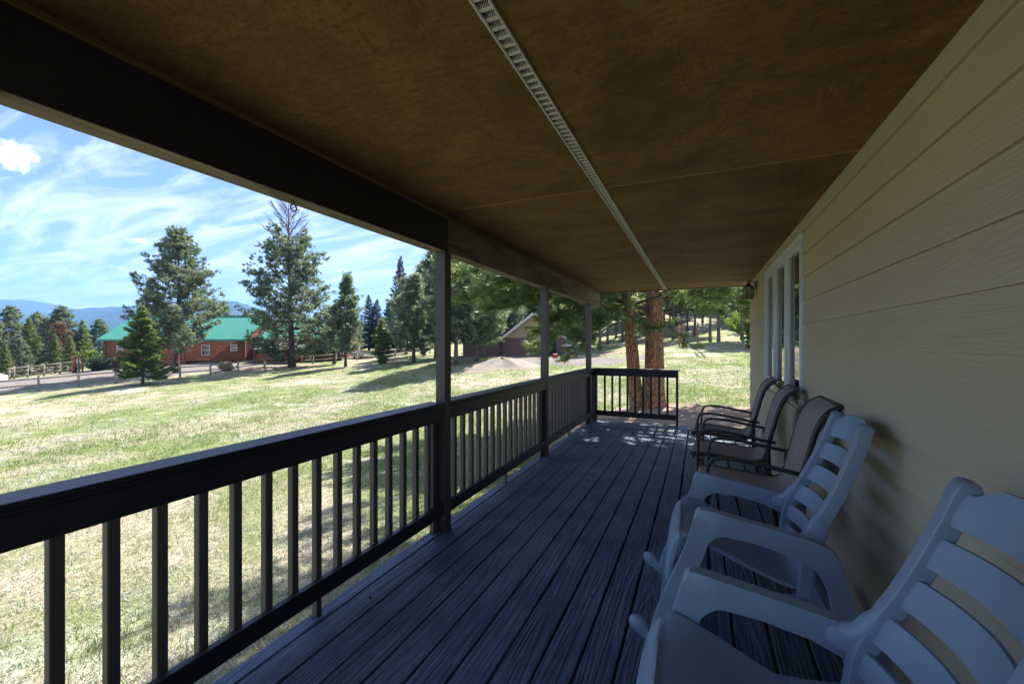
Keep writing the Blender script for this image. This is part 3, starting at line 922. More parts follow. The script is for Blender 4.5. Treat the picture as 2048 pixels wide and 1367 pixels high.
POST_Y = [2.861, 5.299, 7.737]
for y in [0.423] + POST_Y:
    p = hp(box('post', (-1.933, -1.844), (y, y + 0.089), (0.0005, BEAM_Z - 0.0005), MAT['post'], None, 0.004, 2))
    for (dz) in (0.55, 1.98):
        V, F = lathe_data([(0.006, 0), (0.0055, 0.0012), (0.001, 0.0014)], 8)
        V = np.column_stack([V[:, 0] - 1.897, y - 0.0003 - V[:, 2], V[:, 1] + dz])
        b = mesh_obj('bolt', V, F, MAT['vent_dark'], p)
# eye bolts under the beam
def hook(yy, r, opening, lab):
    a = np.linspace(0.25, 2 * math.pi - opening, 22)
    path = np.column_stack([np.full(22, -1.90), yy + r * np.sin(a), BEAM_Z - 0.02 - r + r * np.cos(a)])
    path = np.vstack([[(-1.90, yy, BEAM_Z + 0.004), (-1.90, yy, BEAM_Z - 0.012)], path])
    o = tube('eye_hook', path, 0.0034, 0.0034, MAT['black_metal'], None, (1, 0, 0), 8)
    tag(o, lab, 'hook', 'hooks screwed into the porch beam')
hook(1.535, 0.017, 0.15, 'small black ring hook under the dark beam in front of the dead treetop')
hook(4.0, 0.014, 1.6, 'small open hook under the weathered beam between the first two porch posts')

# railings
def railing(name, lab):
    r = empty(name); tag(r, lab, 'railing', 'porch railings'); return r
bal_proto = None
def side_bay(y0, y1, root):
    global bal_proto
    n = max(1, round((y1 - y0) / 0.147)) - 1
    step = (y1 - y0) / (n + 1)
    for i in range(1, n + 1):
        y = y0 + step * i - 0.019
        long_ = (i == (n + 1) // 2)
        z0 = 0.001 if long_ else 0.122
        if bal_proto is None or long_:
            o = box('baluster', (-1.9275, -1.8895), (y, y + 0.038), (z0, 0.985), MAT['baluster'], root, 0.003)
            if not long_:
                bal_proto = o; bal_proto['y'] = y
                del bal_proto['y']; side_bay.y0 = y
        else:
            share('baluster', bal_proto, root, (0, y - side_bay.y0 + random.uniform(-.002, .002), 0))
    # flat member beside the post, down to the deck
    box('baluster', (-1.9275, -1.8895), (y1 - 0.094, y1 - 0.004), (0.001, 0.985), MAT['baluster'], root, 0.003)
    box('top_board', (-1.888, -1.850), (y0 + 0.001, y1 - 0.001), (0.868, 0.9715), MAT['rail'], root, 0.004, 2)
    box('cap_rail', (-1.992, -1.848), (y0 + 0.001, y1 - 0.001), (0.9722 + 0.0135, 1.010), MAT['rail'], root, 0.005, 2)
    box('cap_fillet', (-1.93, -1.8505), (y0 + 0.001, y1 - 0.001), (0.972, 0.9855), MAT['rail'], root, 0.002)
    box('bottom_rail', (-1.888, -1.850), (y0 + 0.001, y1 - 0.001), (0.119, 0.212), MAT['rail'], root, 0.004, 2)
r0 = railing('porch_railing', 'dark stained side railing section nearest the camera, running to the first post')
side_bay(0.512, 2.861, r0)
r1 = railing('porch_railing', 'dark stained side railing section between the first and second porch posts')
side_bay(2.950, 5.299, r1)
r2 = railing('porch_railing', 'dark stained side railing section between the second and third porch posts')
side_bay(5.388, 7.737, r2)
r3 = railing('porch_railing', 'short dark end railing across the far end of the deck before the pine trunks')
EY = 8.10
box('newel', (-1.892, -1.792), (EY - 0.09, EY + 0.004), (0.001, 0.985), MAT['railx'], r3, 0.004)
box('end_post', (-0.392, -0.352), (EY - 0.02, EY + 0.07), (0.001, 0.985), MAT['railx'], r3, 0.004)
box('top_board', (-1.791, -0.353), (EY - 0.059, EY - 0.021), (0.868, 0.9855), MAT['railx'], r3, 0.004, 2)
box('cap_rail', (-1.90, -0.330), (EY - 0.064, EY + 0.076), (0.9862, 1.010), MAT['railx'], r3, 0.005, 2)
box('bottom_rail', (-1.791, -0.353), (EY - 0.059, EY - 0.021), (0.115, 0.212), MAT['railx'], r3, 0.004, 2)
box('side_stub', (-1.888, -1.850), (7.828, EY - 0.092), (0.868, 0.9855), MAT['rail'], r3, 0.004)
box('side_stub_cap', (-1.992, -1.848), (7.828, EY - 0.066), (0.9862, 1.010), MAT['rail'], r3, 0.004)
for i in range(9):
    x = -1.792 + (i + 1) * (1.40 / 10) - 0.019
    box('baluster', (x, x + 0.036), (EY - 0.0205, EY + 0.0165), (0.13, 0.984), MAT['railx'], r3, 0.003)

# wall lantern
ly, lx, lz = 7.14, 0.655, 2.13
lan = empty('wall_lantern', (0.75, ly, 2.3)); tag(lan, 'small black carriage lantern with clear panes on the tan wall beside the window', 'lantern')
LO = Vector((0.75, ly, 2.3))
def lp(o): o.parent = lan; o.location = -LO; return o
V, F = lathe_data([(0.001, 0), (0.045, 0.0), (0.05, 0.006), (0.03, 0.014), (0.012, 0.02)], 16)
lp(mesh_obj('backplate', np.column_stack([0.757 - V[:, 2], ly + V[:, 0], 2.335 + V[:, 1] * 1.5]), F, MAT['black_metal'], None, True))
pth = smooth_path([(0.745, ly, 2.335), (0.72, ly, 2.372), (0.68, ly, 2.392), (lx, ly, 2.375), (lx, ly, 2.35)], 18)
V, F = tube_data(pth, 0.006, 0.006, (0, 1, 0), 8); lp(mesh_obj('bracket_arm', V, F, MAT['black_metal'], None, True))
V, F = lathe_data([(0.082, 2.305), (0.078, 2.312), (0.05, 2.33), (0.026, 2.343), (0.018, 2.362), (0.008, 2.366), (0.006, 2.385), (0.011, 2.393), (0.004, 2.408)], 6, (lx, ly, 0))
lp(mesh_obj('cap', V, F, MAT['black_metal']))
V, F = lathe_data([(0.06, 2.128), (0.064, 2.135), (0.064, 2.142), (0.02, 2.143)], 6, (lx, ly, 0))
lp(mesh_obj('base_plate', V, F, MAT['black_metal']))
for i in range(6):
    a0, a1 = i / 6 * 2 * math.pi, (i + 1) / 6 * 2 * math.pi
    P0, P1 = (lx + 0.06 * math.cos(a0), ly + 0.06 * math.sin(a0), 2.142), (lx + 0.074 * math.cos(a0), ly + 0.074 * math.sin(a0), 2.306)
    V, F = tube_data([P0, P1], 0.0045, 0.0045, (0, 1, 0), 6); lp(mesh_obj('cage_bar', V, F, MAT['black_metal']))
    q = [(lx + r * math.cos(a), ly + r * math.sin(a), z) for (r, a, z) in ((0.056, a0, 2.1435), (0.056, a1, 2.1435), (0.070, a1, 2.304), (0.070, a0, 2.304))]
    q2 = [(lx + (x - lx) * 0.96, ly + (y - ly) * 0.96, z) for x, y, z in q]
    lp(mesh_obj('pane', q + q2, [(0,1,2,3), (7,6,5,4), (0,4,5,1), (1,5,6,2), (2,6,7,3), (3,7,4,0)], MAT['lantern_glass']))
V, F = lathe_data([(0.011, 2.143), (0.011, 2.19), (0.016, 2.20), (0.017, 2.225), (0.008, 2.25), (0.001, 2.255)], 12, (lx, ly, 0))
lp(mesh_obj('bulb', V, F, MAT['white_vinyl'], None, True))

# ------------------------------------------------------------------ chairs
def sling_chair(cy_, dx, rz, lab):
    root = empty('sling_chair', (0.30 + dx, cy_, 0), rz)
    tag(root, lab, 'chair', 'brown sling chairs along the wall')
    sx = -0.30
    def P(l, v): return [(a + sx, v, z) for a, z in l]
    fr = MAT['chair_frame']
    prof = [(-0.050, 0.528), (-0.035, 0.541), (0.099, 0.545), (0.288, 0.530), (0.40, 0.522), (0.466, 0.540), (0.500, 0.60), (0.527, 0.724), (0.556, 0.84), (0.580, 0.94), (0.612, 1.022), (0.652, 1.075), (0.700, 1.106)]
    for s in (-1, 1):
        tube('side_rail', P(prof, s * 0.252), 0.011, 0.017, fr, root, (0, 1, 0), 10, n=46)
        arm = [(0.018, 0.0), (0.006, 0.25), (0.004, 0.45), (0.006, 0.62), (0.013, 0.70), (0.032, 0.742), (0.075, 0.757), (0.14, 0.760), (0.232, 0.753), (0.388, 0.728), (0.50, 0.712), (0.560, 0.705)]
        tube('arm', P(arm, s * 0.305), 0.017, 0.0105, fr, root, (0, 1, 0), 10, square=True, n=60)
        tube('rear_leg', P([(0.512, 0.704), (0.512, 0.56), (0.520, 0.42), (0.548, 0.2), (0.585, 0.0)], s * 0.300), 0.013, 0.016, fr, root, (0, 1, 0), 8, n=20)
        tube('arm_bracket', [(0.485 + sx, s * 0.262, 0.565), (0.505 + sx, s * 0.292, 0.58)], 0.012, 0.012, fr, root, (0, 0, 1), 6)
        tube('seat_bracket', [(0.02 + sx, s * 0.262, 0.50), (0.007 + sx, s * 0.295, 0.50)], 0.012, 0.012, fr, root, (0, 0, 1), 6)
    tube('front_bar', P([(-0.030, 0.512)], 0)[0:0] + [(-0.032 + sx, -0.262, 0.514), (-0.032 + sx, 0.262, 0.514)], 0.013, 0.011, fr, root, (0, 0, 1), 8)
    tube('front_stretcher', [(0.006 + sx, -0.30, 0.40), (0.006 + sx, 0.30, 0.40)], 0.011, 0.011, fr, root, (0, 0, 1), 8)
    tube('rear_stretcher', [(0.505 + sx, -0.298, 0.50), (0.505 + sx, 0.298, 0.50)], 0.011, 0.011, fr, root, (0, 0, 1), 8)
    tube('top_bar', [(0.703 + sx, -0.268, 1.112), (0.703 + sx, 0.268, 1.112)], 0.012, 0.012, fr, root, (0, 0, 1), 10)
    tube('back_bar', [(0.588 + sx, -0.25, 0.945), (0.606 + sx, 0, 0.94), (0.588 + sx, 0.25, 0.945)], 0.011, 0.011, fr, root, (0, 0, 1), 8, n=12)
    # sling with a hem at both ends and a little sag
    nu, nv = 64, 15
    pr = smooth_path([(a, z) for a, z in prof], nu)
    T = np.gradient(pr, axis=0); T /= np.linalg.norm(T, axis=1)[:, None]
    Nn = np.column_stack([-T[:, 1], T[:, 0]])
    V = []
    for th in (0.0022, -0.0022):
        for i in range(nu):
            t = i / (nu - 1)
            sag = 0.022 * math.sin(math.pi * min(1, t / 0.42)) if t < 0.42 else 0.012 * math.sin(math.pi * (t - 0.42) / 0.58)
            for j in range(nv):
                v = -1 + 2 * j / (nv - 1)
                o = 0.010 - sag * (1 - v * v) + th
                hem = 0.002 if (t < 0.035 or t > 0.965) and th > 0 else 0
                V.append((pr[i, 0] + sx + Nn[i, 0] * (o + hem), v * 0.243, pr[i, 1] + Nn[i, 1] * (o + hem)))
    F = []
    m = nu * nv
    for i in range(nu - 1):
        for j in range(nv - 1):
            a = i * nv + j
            F.append((a, a + nv, a + nv + 1, a + 1)); F.append((m + a, m + a + 1, m + a + nv + 1, m + a + nv))
    for i in range(nu - 1):
        a = i * nv; F.append((a, m + a, m + a + nv, a + nv)); a += nv - 1; F.append((a, a + nv, m + a + nv, m + a))
    for j in range(nv - 1):
        F.append((j, j + 1, m + j + 1, m + j)); a = (nu - 1) * nv + j; F.append((a, m + a, m + a + 1, a + 1))
    mesh_obj('sling', V, F, MAT['sling'], root, True)
    return root
sling_chair(3.27, 0.045, math.radians(-1.5), 'brown mesh sling chair with dark frame standing right beside the grey rocking chairs')
sling_chair(4.17, 0.0, math.radians(-4), 'brown mesh sling chair with dark frame, the middle one of the three by the window')
sling_chair(5.09, -0.01, math.radians(-4), 'brown mesh sling chair with dark frame farthest from the camera, nearest the wall lantern')

def rocking_chair(cy_, dx, rz, lab):
    root = empty('rocking_chair', (0.30 + dx, cy_, 0), rz)
    tag(root, lab, 'chair', 'grey resin rocking chairs by the wall')
    R = MAT['resin']; sx = -0.30
    outer = [(-0.232, 0.10), (-0.205, 0.19), (-0.162, 0.308), (-0.115, 0.42), (-0.070, 0.531), (-0.043, 0.62), (-0.030, 0.675), (-0.024, 0.703), (-0.008, 0.718), (0.02, 0.7185), (0.10, 0.706), (0.179, 0.693), (0.343, 0.665), (0.43, 0.650), (0.478, 0.636), (0.508, 0.612), (0.528, 0.57), (0.545, 0.49), (0.575, 0.33), (0.615, 0.16), (0.642, 0.07)]
    inner = [(0.560, 0.06), (0.535, 0.16), (0.508, 0.30), (0.482, 0.44), (0.468, 0.50), (0.445, 0.545), (0.40, 0.566), (0.33, 0.582), (0.2, 0.607), (0.105, 0.625), (0.072, 0.622), (0.045, 0.605), (0.028, 0.57), (0.006, 0.50), (-0.03, 0.41), (-0.075, 0.30), (-0.12, 0.19), (-0.15, 0.09)]
    poly = [(a + sx, z) for a, z in outer + inner]
    for s in (-1, 1):
        sh = (lambda z, s=s: s * (0.05 * (0.72 - z)))
        v = 0.300
        y0, y1 = sorted((s * (v - 0.026), s * (v + 0.026)))
        prism_xz('arm_frame', poly, y0, y1, R, root, 0.012, 4, True, sh)
        # rocker with a knobbed toe
        rk = smooth_path([(-0.262, 0, 0.126), (-0.235, 0, 0.108), (-0.19, 0, 0.082), (-0.06, 0, 0.040), (0.14, 0, 0.024), (0.36, 0, 0.032), (0.54, 0, 0.062), (0.66, 0, 0.100)], 40)
        rk[:, 0] += sx; rk[:, 1] = s * 0.334
        ra = np.full(40, 0.026); rb = np.full(40, 0.026)
        ph_ = np.linspace(-math.pi / 2, math.pi / 2, 9)
        Vk, Fk = lathe_data([(max(0.001, math.cos(q)), math.sin(q)) for q in ph_], 18)
        kd = mesh_obj('rocker_knob', np.column_stack([-0.272 + sx + Vk[:, 2] * 0.050, s * 0.334 + Vk[:, 0] * 0.029, 0.132 + Vk[:, 1] * 0.043 - Vk[:, 2] * 0.012]), Fk, R, root, True)
        ra[-1] *= 0.6; rb[-1] *= 0.6
        V, F = tube_data(rk, ra, rb, (0, 1, 0), 14, True); mesh_obj('rocker', V, F, R, root, True)
        # back rail
        rail = smooth_path([(0.395, 0.36), (0.408, 0.47), (0.428, 0.60), (0.466, 0.70), (0.516, 0.80), (0.566, 0.92), (0.606, 1.03), (0.622, 1.085), (0.640, 1.128)], 40)
        t = np.linspace(0, 1, 40)
        yv = 0.232 - 0.045 * np.clip((t - 0.25) / 0.75, 0, 1)
        path = np.column_stack([rail[:, 0] + sx + 0.012, s * yv, rail[:, 1]])
        ra = np.full(40, 0.023); rb = np.full(40, 0.025); ra[-1] = 0.013; rb[-1] = 0.013; ra[-2] = 0.022; rb[-2] = 0.022
        V, F = tube_data(path, ra, rb, (0, 1, 0), 32, True, e=0.15); mesh_obj('back_rail', V, F, R, root, True)
        # gusset joining arm to back
        gp = smooth_path([(0.345 + sx, s * 0.308, 0.618), (0.405 + sx, s * 0.282, 0.612), (0.447 + sx, s * 0.246, 0.640), (0.474 + sx, s * 0.226, 0.700), (0.498 + sx, s * 0.220, 0.752)], 24)
        V, F = tube_data(gp, np.interp(np.linspace(0, 1, 24), (0, 0.35, 0.7, 1), (0.012, 0.030, 0.030, 0.014)), np.interp(np.linspace(0, 1, 24), (0, 0.35, 0.7, 1), (0.018, 0.044, 0.036, 0.016)), (0, 1, 0), 20, True, e=0.6); mesh_obj('gusset', V, F, R, root, True)
    # curved slats between the rails
    rail = smooth_path([(0.395, 0.36), (0.408, 0.47), (0.428, 0.60), (0.466, 0.70), (0.516, 0.80), (0.566, 0.92), (0.606, 1.03), (0.622, 1.085), (0.640, 1.128)], 200)
    rx = lambda z: float(np.interp(z, rail[:, 1], rail[:, 0]))
    hw = lambda z: 0.232 - 0.045 * min(1, max(0, (z - 0.5) / 0.62)) - 0.014
    for (za, zb, crest) in ((0.450, 0.516, 0), (0.551, 0.623, 0), (0.659, 0.736, 0), (0.774, 0.854, 0), (0.892, 0.973, 0), (1.010, 1.100, 1)):
        nv, nz = 17, 5
        V = []
        for th in (-0.008, 0.008):
            for i in range(nz):
                f = i / (nz - 1)
                for j in range(nv):
                    v = -1 + 2 * j / (nv - 1)
                    zt = zb + (0.030 * min(1, max(0, (0.82 - abs(v)) / 0.12)) if crest else 0)
                    z = za + (zt - za) * f
                    bow = 0.040 * (1 - v * v) 
                    lip = -0.006 * (1 if i in (0, nz - 1) else 0) * (1 if th > 0 else -1) * 0.6
                    V.append((rx(min(z, 1.12)) + sx + 0.012 + bow + th + lip, v * hw(z), z))
        F = []; m = nz * nv
        for i in range(nz - 1):
            for j in range(nv - 1):
                a = i * nv + j
                F.append((a, a + 1, a + nv + 1, a + nv)); F.append((m + a, m + a + nv, m + a + nv + 1, m + a + 1))
        for j in range(nv - 1):
            F.append((j, m + j, m + j + 1, j + 1)); a = (nz - 1) * nv + j; F.append((a, a + 1, m + a + 1, m + a))
        for i in range(nz - 1):
            a = i * nv; F.append((a, a + nv, m + a + nv, m + a)); a += nv - 1; F.append((a, m + a, m + a + nv, a + nv))
        o = mesh_obj('slat', V, F, R, root, True)
        o.data.set_sharp_from_angle(angle=math.radians(45))
    # moulded seat pan with rolled front
    pan = smooth_path([(-0.168, 0.335), (-0.160, 0.42), (-0.143, 0.50), (-0.108, 0.548), (-0.05, 0.548), (0.06, 0.508), (0.20, 0.448), (0.32, 0.405), (0.39, 0.392), (0.425, 0.425), (0.436, 0.48)], 44)
    nv = 21; V = []
    T = np.gradient(pan, axis=0); T /= np.linalg.norm(T, axis=1)[:, None]
    for th in (0.0, -0.016):
        for i in range(44):
            for j in range(nv):
                v = -1 + 2 * j / (nv - 1)
                up = 0.028 * abs(v) ** 4 * (1 if 8 < i < 40 else 0.25) - 0.012 * (1 - v * v) * (1 if i > 14 else 0)
                half = 0.272 - 0.035 * max(0, (i - 22) / 22)
                if i < 10: half += 0.004 * (10 - i) / 10
                ex = abs(v) ** 6 * 0.02 * (1 if i < 14 else 0)
                V.append((pan[i, 0] + sx - T[i, 1] * th + ex, v * half, pan[i, 1] + T[i, 0] * th + up - (0.018 * abs(v) ** 10 if i < 16 else 0)))
    F = []; m = 44 * nv
    for i in range(43):
        for j in range(nv - 1):
            a = i * nv + j
            F.append((a, a + 1, a + nv + 1, a + nv)); F.append((m + a, m + a + nv, m + a + nv + 1, m + a + 1))
        a = i * nv; F.append((a, a + nv, m + a + nv, m + a)); a += nv - 1; F.append((a, m + a, m + a + nv, a + nv))
    for j in range(nv - 1):
        F.append((j, m + j, m + j + 1, j + 1)); a = 43 * nv + j; F.append((a, a + 1, m + a + 1, m + a))
    o = mesh_obj('seat', V, F, R, root, True); o.data.set_sharp_from_angle(angle=math.radians(55))
    for uu, zz in ((0.56, 0.20), (-0.17, 0.16)):
        tube('crossbar', [(uu + sx, -0.325, zz), (uu + sx, 0.325, zz)], 0.02, 0.03, R, root, (1, 0, 0), 10, True)
    return root
rocking_chair(2.455, 0.0, math.radians(1), 'grey plastic rocking chair with slatted back standing next to the brown sling chairs')
rocking_chair(1.26, -0.02, math.radians(1), 'grey plastic rocking chair closest to the camera, cut off by the right picture edge')

# ------------------------------------------------------------------ trees
def unit(a): return a / (np.linalg.norm(a, axis=-1, keepdims=True) + 1e-9)
def needle_soup(P, Dv, n, L, w, spread, stem, rg):
    m = len(P)
    R = unit(rg.normal(0, 1, (m, n, 3)))
    d = unit(Dv[:, None, :] + R * spread)
    ln = L * rg.uniform(0.65, 1.1, (m, n, 1))
    base = P[:, None, :] + Dv[:, None, :] * (rg.uniform(-0.6, 0.4, (m, n, 1)) * stem)
    pr = unit(np.cross(d, unit(rg.normal(0, 1, (m, n, 3)))))
    V = np.stack([base - pr * w / 2, base + pr * w / 2, base + d * ln], 2).reshape(-1, 3)
    return V
def soup_obj(name, V, mat, parent):
    F = np.arange(len(V)).reshape(-1, 3)
    return fast_mesh(name, V, F, mat, parent)

def trunk_data(H, r0, rtop, lean, rg, n=16, ns=9, flare=1.25, wob=0.02):
    t = np.linspace(0, 1, n)
    ph = rg.uniform(0, 6, 2)
    path = np.column_stack([lean[0] * t * H + wob * H * np.sin(t * 5 + ph[0]) * t * 0.5, lean[1] * t * H + wob * H * np.sin(t * 4 + ph[1]) * t * 0.5, t * H - 0.25 * (t == 0)])
    r = r0 + (rtop - r0) * t ** 0.85
    r[0] *= flare * 1.05; r[1] *= 1.06
    return path, r

def conifer(seed, H, R, h0, kind, r0, needle_mat, bark, dens=1.0, dead_from=None, name='pine_tree', pw=0.72, jit=0.62):
    """builds a tree at the origin: root empty > trunk, crown (> dead_top)"""
    rg = np.random.default_rng(seed)
    root = empty(name)
    path, rad = trunk_data(H, r0, 0.02, rg.normal(0, 0.012, 2), rg)
    parts = [tube_data(path, rad, rad, (0, 1, 0), 9)]
    dead = []
    TP, TD = [], []
    pine = kind == 'pine'
    nb = int(H * (7.5 if pine else 14) * (0.7 + 0.3 * dens))
    for i in range(nb):
        t = h0 + (0.995 - h0) * ((i + rg.uniform(0, 1)) / nb)
        u = (t - h0) / (1 - h0)
        if pine: prof = (1 - u) ** pw * (0.62 + 0.38 * min(1, u / 0.18)) + 0.05
        else: prof = (1 - u) ** 0.92 * (0.85 + 0.15 * min(1, u / 0.1)) + 0.025
        L = R * prof * rg.uniform(jit, 1.12)
        if dead_from is not None and t > dead_from: L = L * 1.45 + 0.25
        az = i * 2.39996 + rg.normal(0, 0.35)
        el0 = math.radians((rg.uniform(-14, 14) + 36 * u) if pine else (rg.uniform(-16, 4) + 34 * u))
        c = np.array([np.interp(t, np.linspace(0, 1, len(path)), path[:, k]) for k in range(3)])
        m = 7
        s = np.linspace(0, 1, m)
        curl = (0.32 if pine else 0.10) * L
        out = np.array([math.cos(az), math.sin(az), 0.0])
        side = np.array([-math.sin(az), math.cos(az), 0.0])
        wig = rg.normal(0, 0.05) * L
        B = c + np.outer(s * L * math.cos(el0), out) + np.outer(np.sin(s * 3) * wig, side)
        B[:, 2] += s * L * math.sin(el0) + curl * s ** 2.2 - 0.10 * L * np.sin(s * math.pi) * (1 - u)
        rb = max(0.008, r0 * 0.20 * (L / R) + 0.006) * (1 - 0.8 * s) + 0.004
        isdead = dead_from is not None and t > dead_from
        (dead if isdead else parts).append(tube_data(B, rb, rb, (0, 0, 1), 5 if pine else 4, cap=False))
        if isdead:
            for q in range(int(6 + L * 5)):
                f = rg.uniform(0.25, 1.0); k = f * (m - 1); k0 = int(min(k, m - 2)); p = B[k0] + (B[k0+1] - B[k0]) * (k - k0)
                d = unit(out * 0.8 + side * rg.normal(0, 0.9) + np.array([0, 0, rg.uniform(0.1, 1.1)]))
                l2 = rg.uniform(0.25, 0.6) * (0.4 + 0.35 * L)
                mid = p + d * l2 * 0.5 + np.array([0, 0, 0.02])
                end = p + d * l2 + np.array([0, 0, 0.25 * l2])
                dead.append(tube_data(np.array([p, mid, end]), np.array([0.016, 0.012, 0.006]), np.array([0.016, 0.012, 0.006]), (0, 1, 0), 4, cap=False))
            continue
        if pine:
            ncl = max(2, int((1.6 + L * 2.3) * dens))
            for q in range(ncl):
                f = 1.0 if q == 0 else rg.uniform(0.32, 1.0) ** 0.8
                k = f * (m - 1); k0 = int(min(k, m - 2)); p = B[k0] + (B[k0+1] - B[k0]) * (k - k0)
                lat = rg.normal(0, 0.16 * L * (0.5 + 0.5 * f) + 0.05)
                cen = p + side * lat + np.array([0, 0, abs(lat) * 0.25 + rg.uniform(0.0, 0.16)])
                ax = unit(out * 0.75 + side * np.sign(lat) * min(1, abs(lat) * 2) * 0.5 + np.array([0, 0, rg.uniform(0.25, 0.9)]))
                nt = int(rg.integers(5, 10))
                off = rg.normal(0, 1, (nt, 3)) * np.array([0.17, 0.17, 0.10])
                TP.append(cen + off); TD.append(unit(ax + rg.normal(0, 0.45, (nt, 3))))
                parts.append(tube_data(np.array([p, (p + cen) / 2 + np.array([0, 0, -0.03]), cen]), np.array([0.014, 0.011, 0.007]), np.array([0.014, 0.011, 0.007]), (0, 1, 0), 3, cap=False))
        else:
            nt = max(4, int(L * 24 * dens))
            f = rg.uniform(0.12, 1.0, nt) ** 0.8
            k = f * (m - 1); k0 = np.minimum(k.astype(int), m - 2)
            p = B[k0] + (B[k0 + 1] - B[k0]) * (k - k0)[:, None]
            spread = (0.36 * L * (1.05 - f) + 0.05)
            lat = rg.uniform(-1, 1, nt) * spread
            P_ = p + side[None] * lat[:, None] + out[None] * (np.abs(lat) * 0.5)[:, None]
            P_[:, 2] += rg.normal(0, 0.035, nt) - np.abs(lat) * 0.10
            TP.append(P_); TD.append(unit(out[None] + side[None] * np.sign(lat)[:, None] * 0.7 + rg.normal(0, 0.18, (nt, 3)) + np.array([0, 0, 0.06])))
    # leader
    top = path[-1]
    if dead_from is None:
        nt = 10
        TP.append(top + np.column_stack([rg.normal(0, 0.05, nt), rg.normal(0, 0.05, nt), rg.uniform(-0.7, 0.12, nt)])); TD.append(unit(rg.normal(0, 0.35, (nt, 3)) + np.array([0, 0, 1])))
    TP, TD = np.vstack(TP), np.vstack(TD)
    V, F = merge(parts)
    mesh_obj('trunk', V, F, bark, root, True)
    if dead:
        V, F = merge(dead); mesh_obj('dead_top', V, F, MAT['dead_wood'], root)
    if pine: S_ = needle_soup(TP, TD, 13, 0.29, 0.056, 0.85, 0.14, rg)
    else: S_ = needle_soup(TP, TD, 10, 0.20, 0.048, 0.62, 0.24, rg)
    soup_obj('crown', S_, needle_mat, root)
    return root

def place(root, px, D, scale=1.0, rz=0.0, dz=0.0):
    p = ground_at(px, D)
    root.location = (p.x, p.y, p.z + dz)
    root.rotation_euler = (0, 0, rz)
    root.scale = (scale, scale, scale) if not isinstance(scale, tuple) else scale
    return root
def height_for(px, D, topy):
    return EYE + (Y0 - topy) / FPX * D - ground_at(px, D).z
def copy_tree(root, name=None):
    r = root.copy(); r.parent = None
    if name: r.name = name
    link(r)
    for ch in root.children:
        c = ch.copy(); link(c, r)
    for k in ('label', 'category', 'group'):
        if k in r: del r[k]
    return r

PN, FN, DN, BN = MAT['needle_pine'], MAT['needle_fir'], MAT['needle_dark'], MAT['needle_bright']
BF, BG = MAT['bark_far'], MAT['bark_grey']
GP, GL = 'pines around the log house', 'trees in the far left stand'
# individual trees beyond the lawn
t = conifer(21, height_for(352, 40, 466), 4.2, 0.17, 'pine', 0.26, PN, BF, 1.45)
tag(place(t, 352, 40), 'tall full ponderosa pine rising in front of the green roofed log house', 'tree')
t = conifer(22, height_for(584, 43, 405), 4.9, 0.045, 'pine', 0.34, PN, BF, 1.4, dead_from=0.74)
tag(place(t, 584, 43), 'big pine with a bare dead top standing at the split rail fence', 'tree')
t = conifer(23, height_for(285, 32, 612), 2.0, 0.13, 'fir', 0.10, MAT['needle_fir'], BG, 2.3, jit=0.5, name='fir_tree')
tag(place(t, 285, 32), 'young green conical fir on a short bare trunk in front of the fence', 'tree')
t = conifer(24, height_for(691, 40, 553), 2.15, 0.15, 'pine', 0.13, PN, BF, 1.55, pw=1.05, jit=0.5)
tag(place(t, 691, 40), 'slender pale green pine with pointed top right of the dead topped pine', 'tree')
t = conifer(25, height_for(669, 44.5, 618), 1.6, 0.18, 'pine', 0.17, PN, BF, 1.2)
tag(place(t, 668, 44.5), 'short bushy pine tucked behind the slender pale green pine', 'tree')
t = conifer(26, height_for(767, 42, 638), 1.45, 0.18, 'fir', 0.06, BN, BG, 1.7, jit=0.4, name='fir_tree')
tag(place(t, 767, 42), 'small bright green fir sapling standing alone before the dark firs', 'tree')
t = conifer(27, height_for(827, 39, 553), 2.9, 0.14, 'pine', 0.17, PN, BF, 1.6, pw=0.95, jit=0.5)
tag(place(t, 827, 39), 'light green pine left of the first porch post with a short trunk', 'tree')
t = conifer(28, height_for(872, 46, 508), 3.5, 0.12, 'pine', 0.2, MAT['needle_pine'], BF, 1.9)
tag(place(t, 872, 46), 'dense dark green pine half hidden behind the first porch post', 'tree')
big_fir = conifer(31, 15.0, 3.4, 0.06, 'fir', 0.22, DN, BF, 1.15, name='fir_tree')
tag(place(big_fir, 800, 74, height_for(800, 74, 513) / 15.0), 'tallest dark fir against the sky left of the first post', 'tree')
for px, D, ty, lab in ((738, 76, 590, 'narrow dark fir, the left of the twin spires'), (753, 75, 598, 'narrow dark fir, the right of the twin spires'), (776, 70, 608, 'dark fir spire standing just below the tallest fir'), (842, 72, 536, 'dark fir top showing between the light pine and the post'), (720, 78, 640, 'low dark fir behind the slender pale green pine')):
    s = height_for(px, D, ty) / 15.0
    c = copy_tree(big_fir); tag(place(c, px, D, (s * 1.45, s * 1.45, s), px * 0.7), lab, 'tree', 'dark firs on the skyline')
for px, D, ty, lab in ((708, 64, 640, 'rounded pine behind the slender pale green pine'), (812, 60, 560, 'pine filling the gap between the tallest fir and the light green pine'), (848, 52, 530, 'pine between the light green pine and the dense dark pine')):
    c = conifer(300 + px, 7.0, 2.2, 0.10, 'pine', 0.14, PN, BF, 1.2) if px in (708,) else copy_tree(gap)
    if px == 708: gap = c
    s = height_for(px, D, ty) / 7.0
    tag(place(c, px, D, (s * 0.9 + 0.15, s * 0.9 + 0.15, s), px * 0.9), lab, 'tree', 'pines behind the small firs')
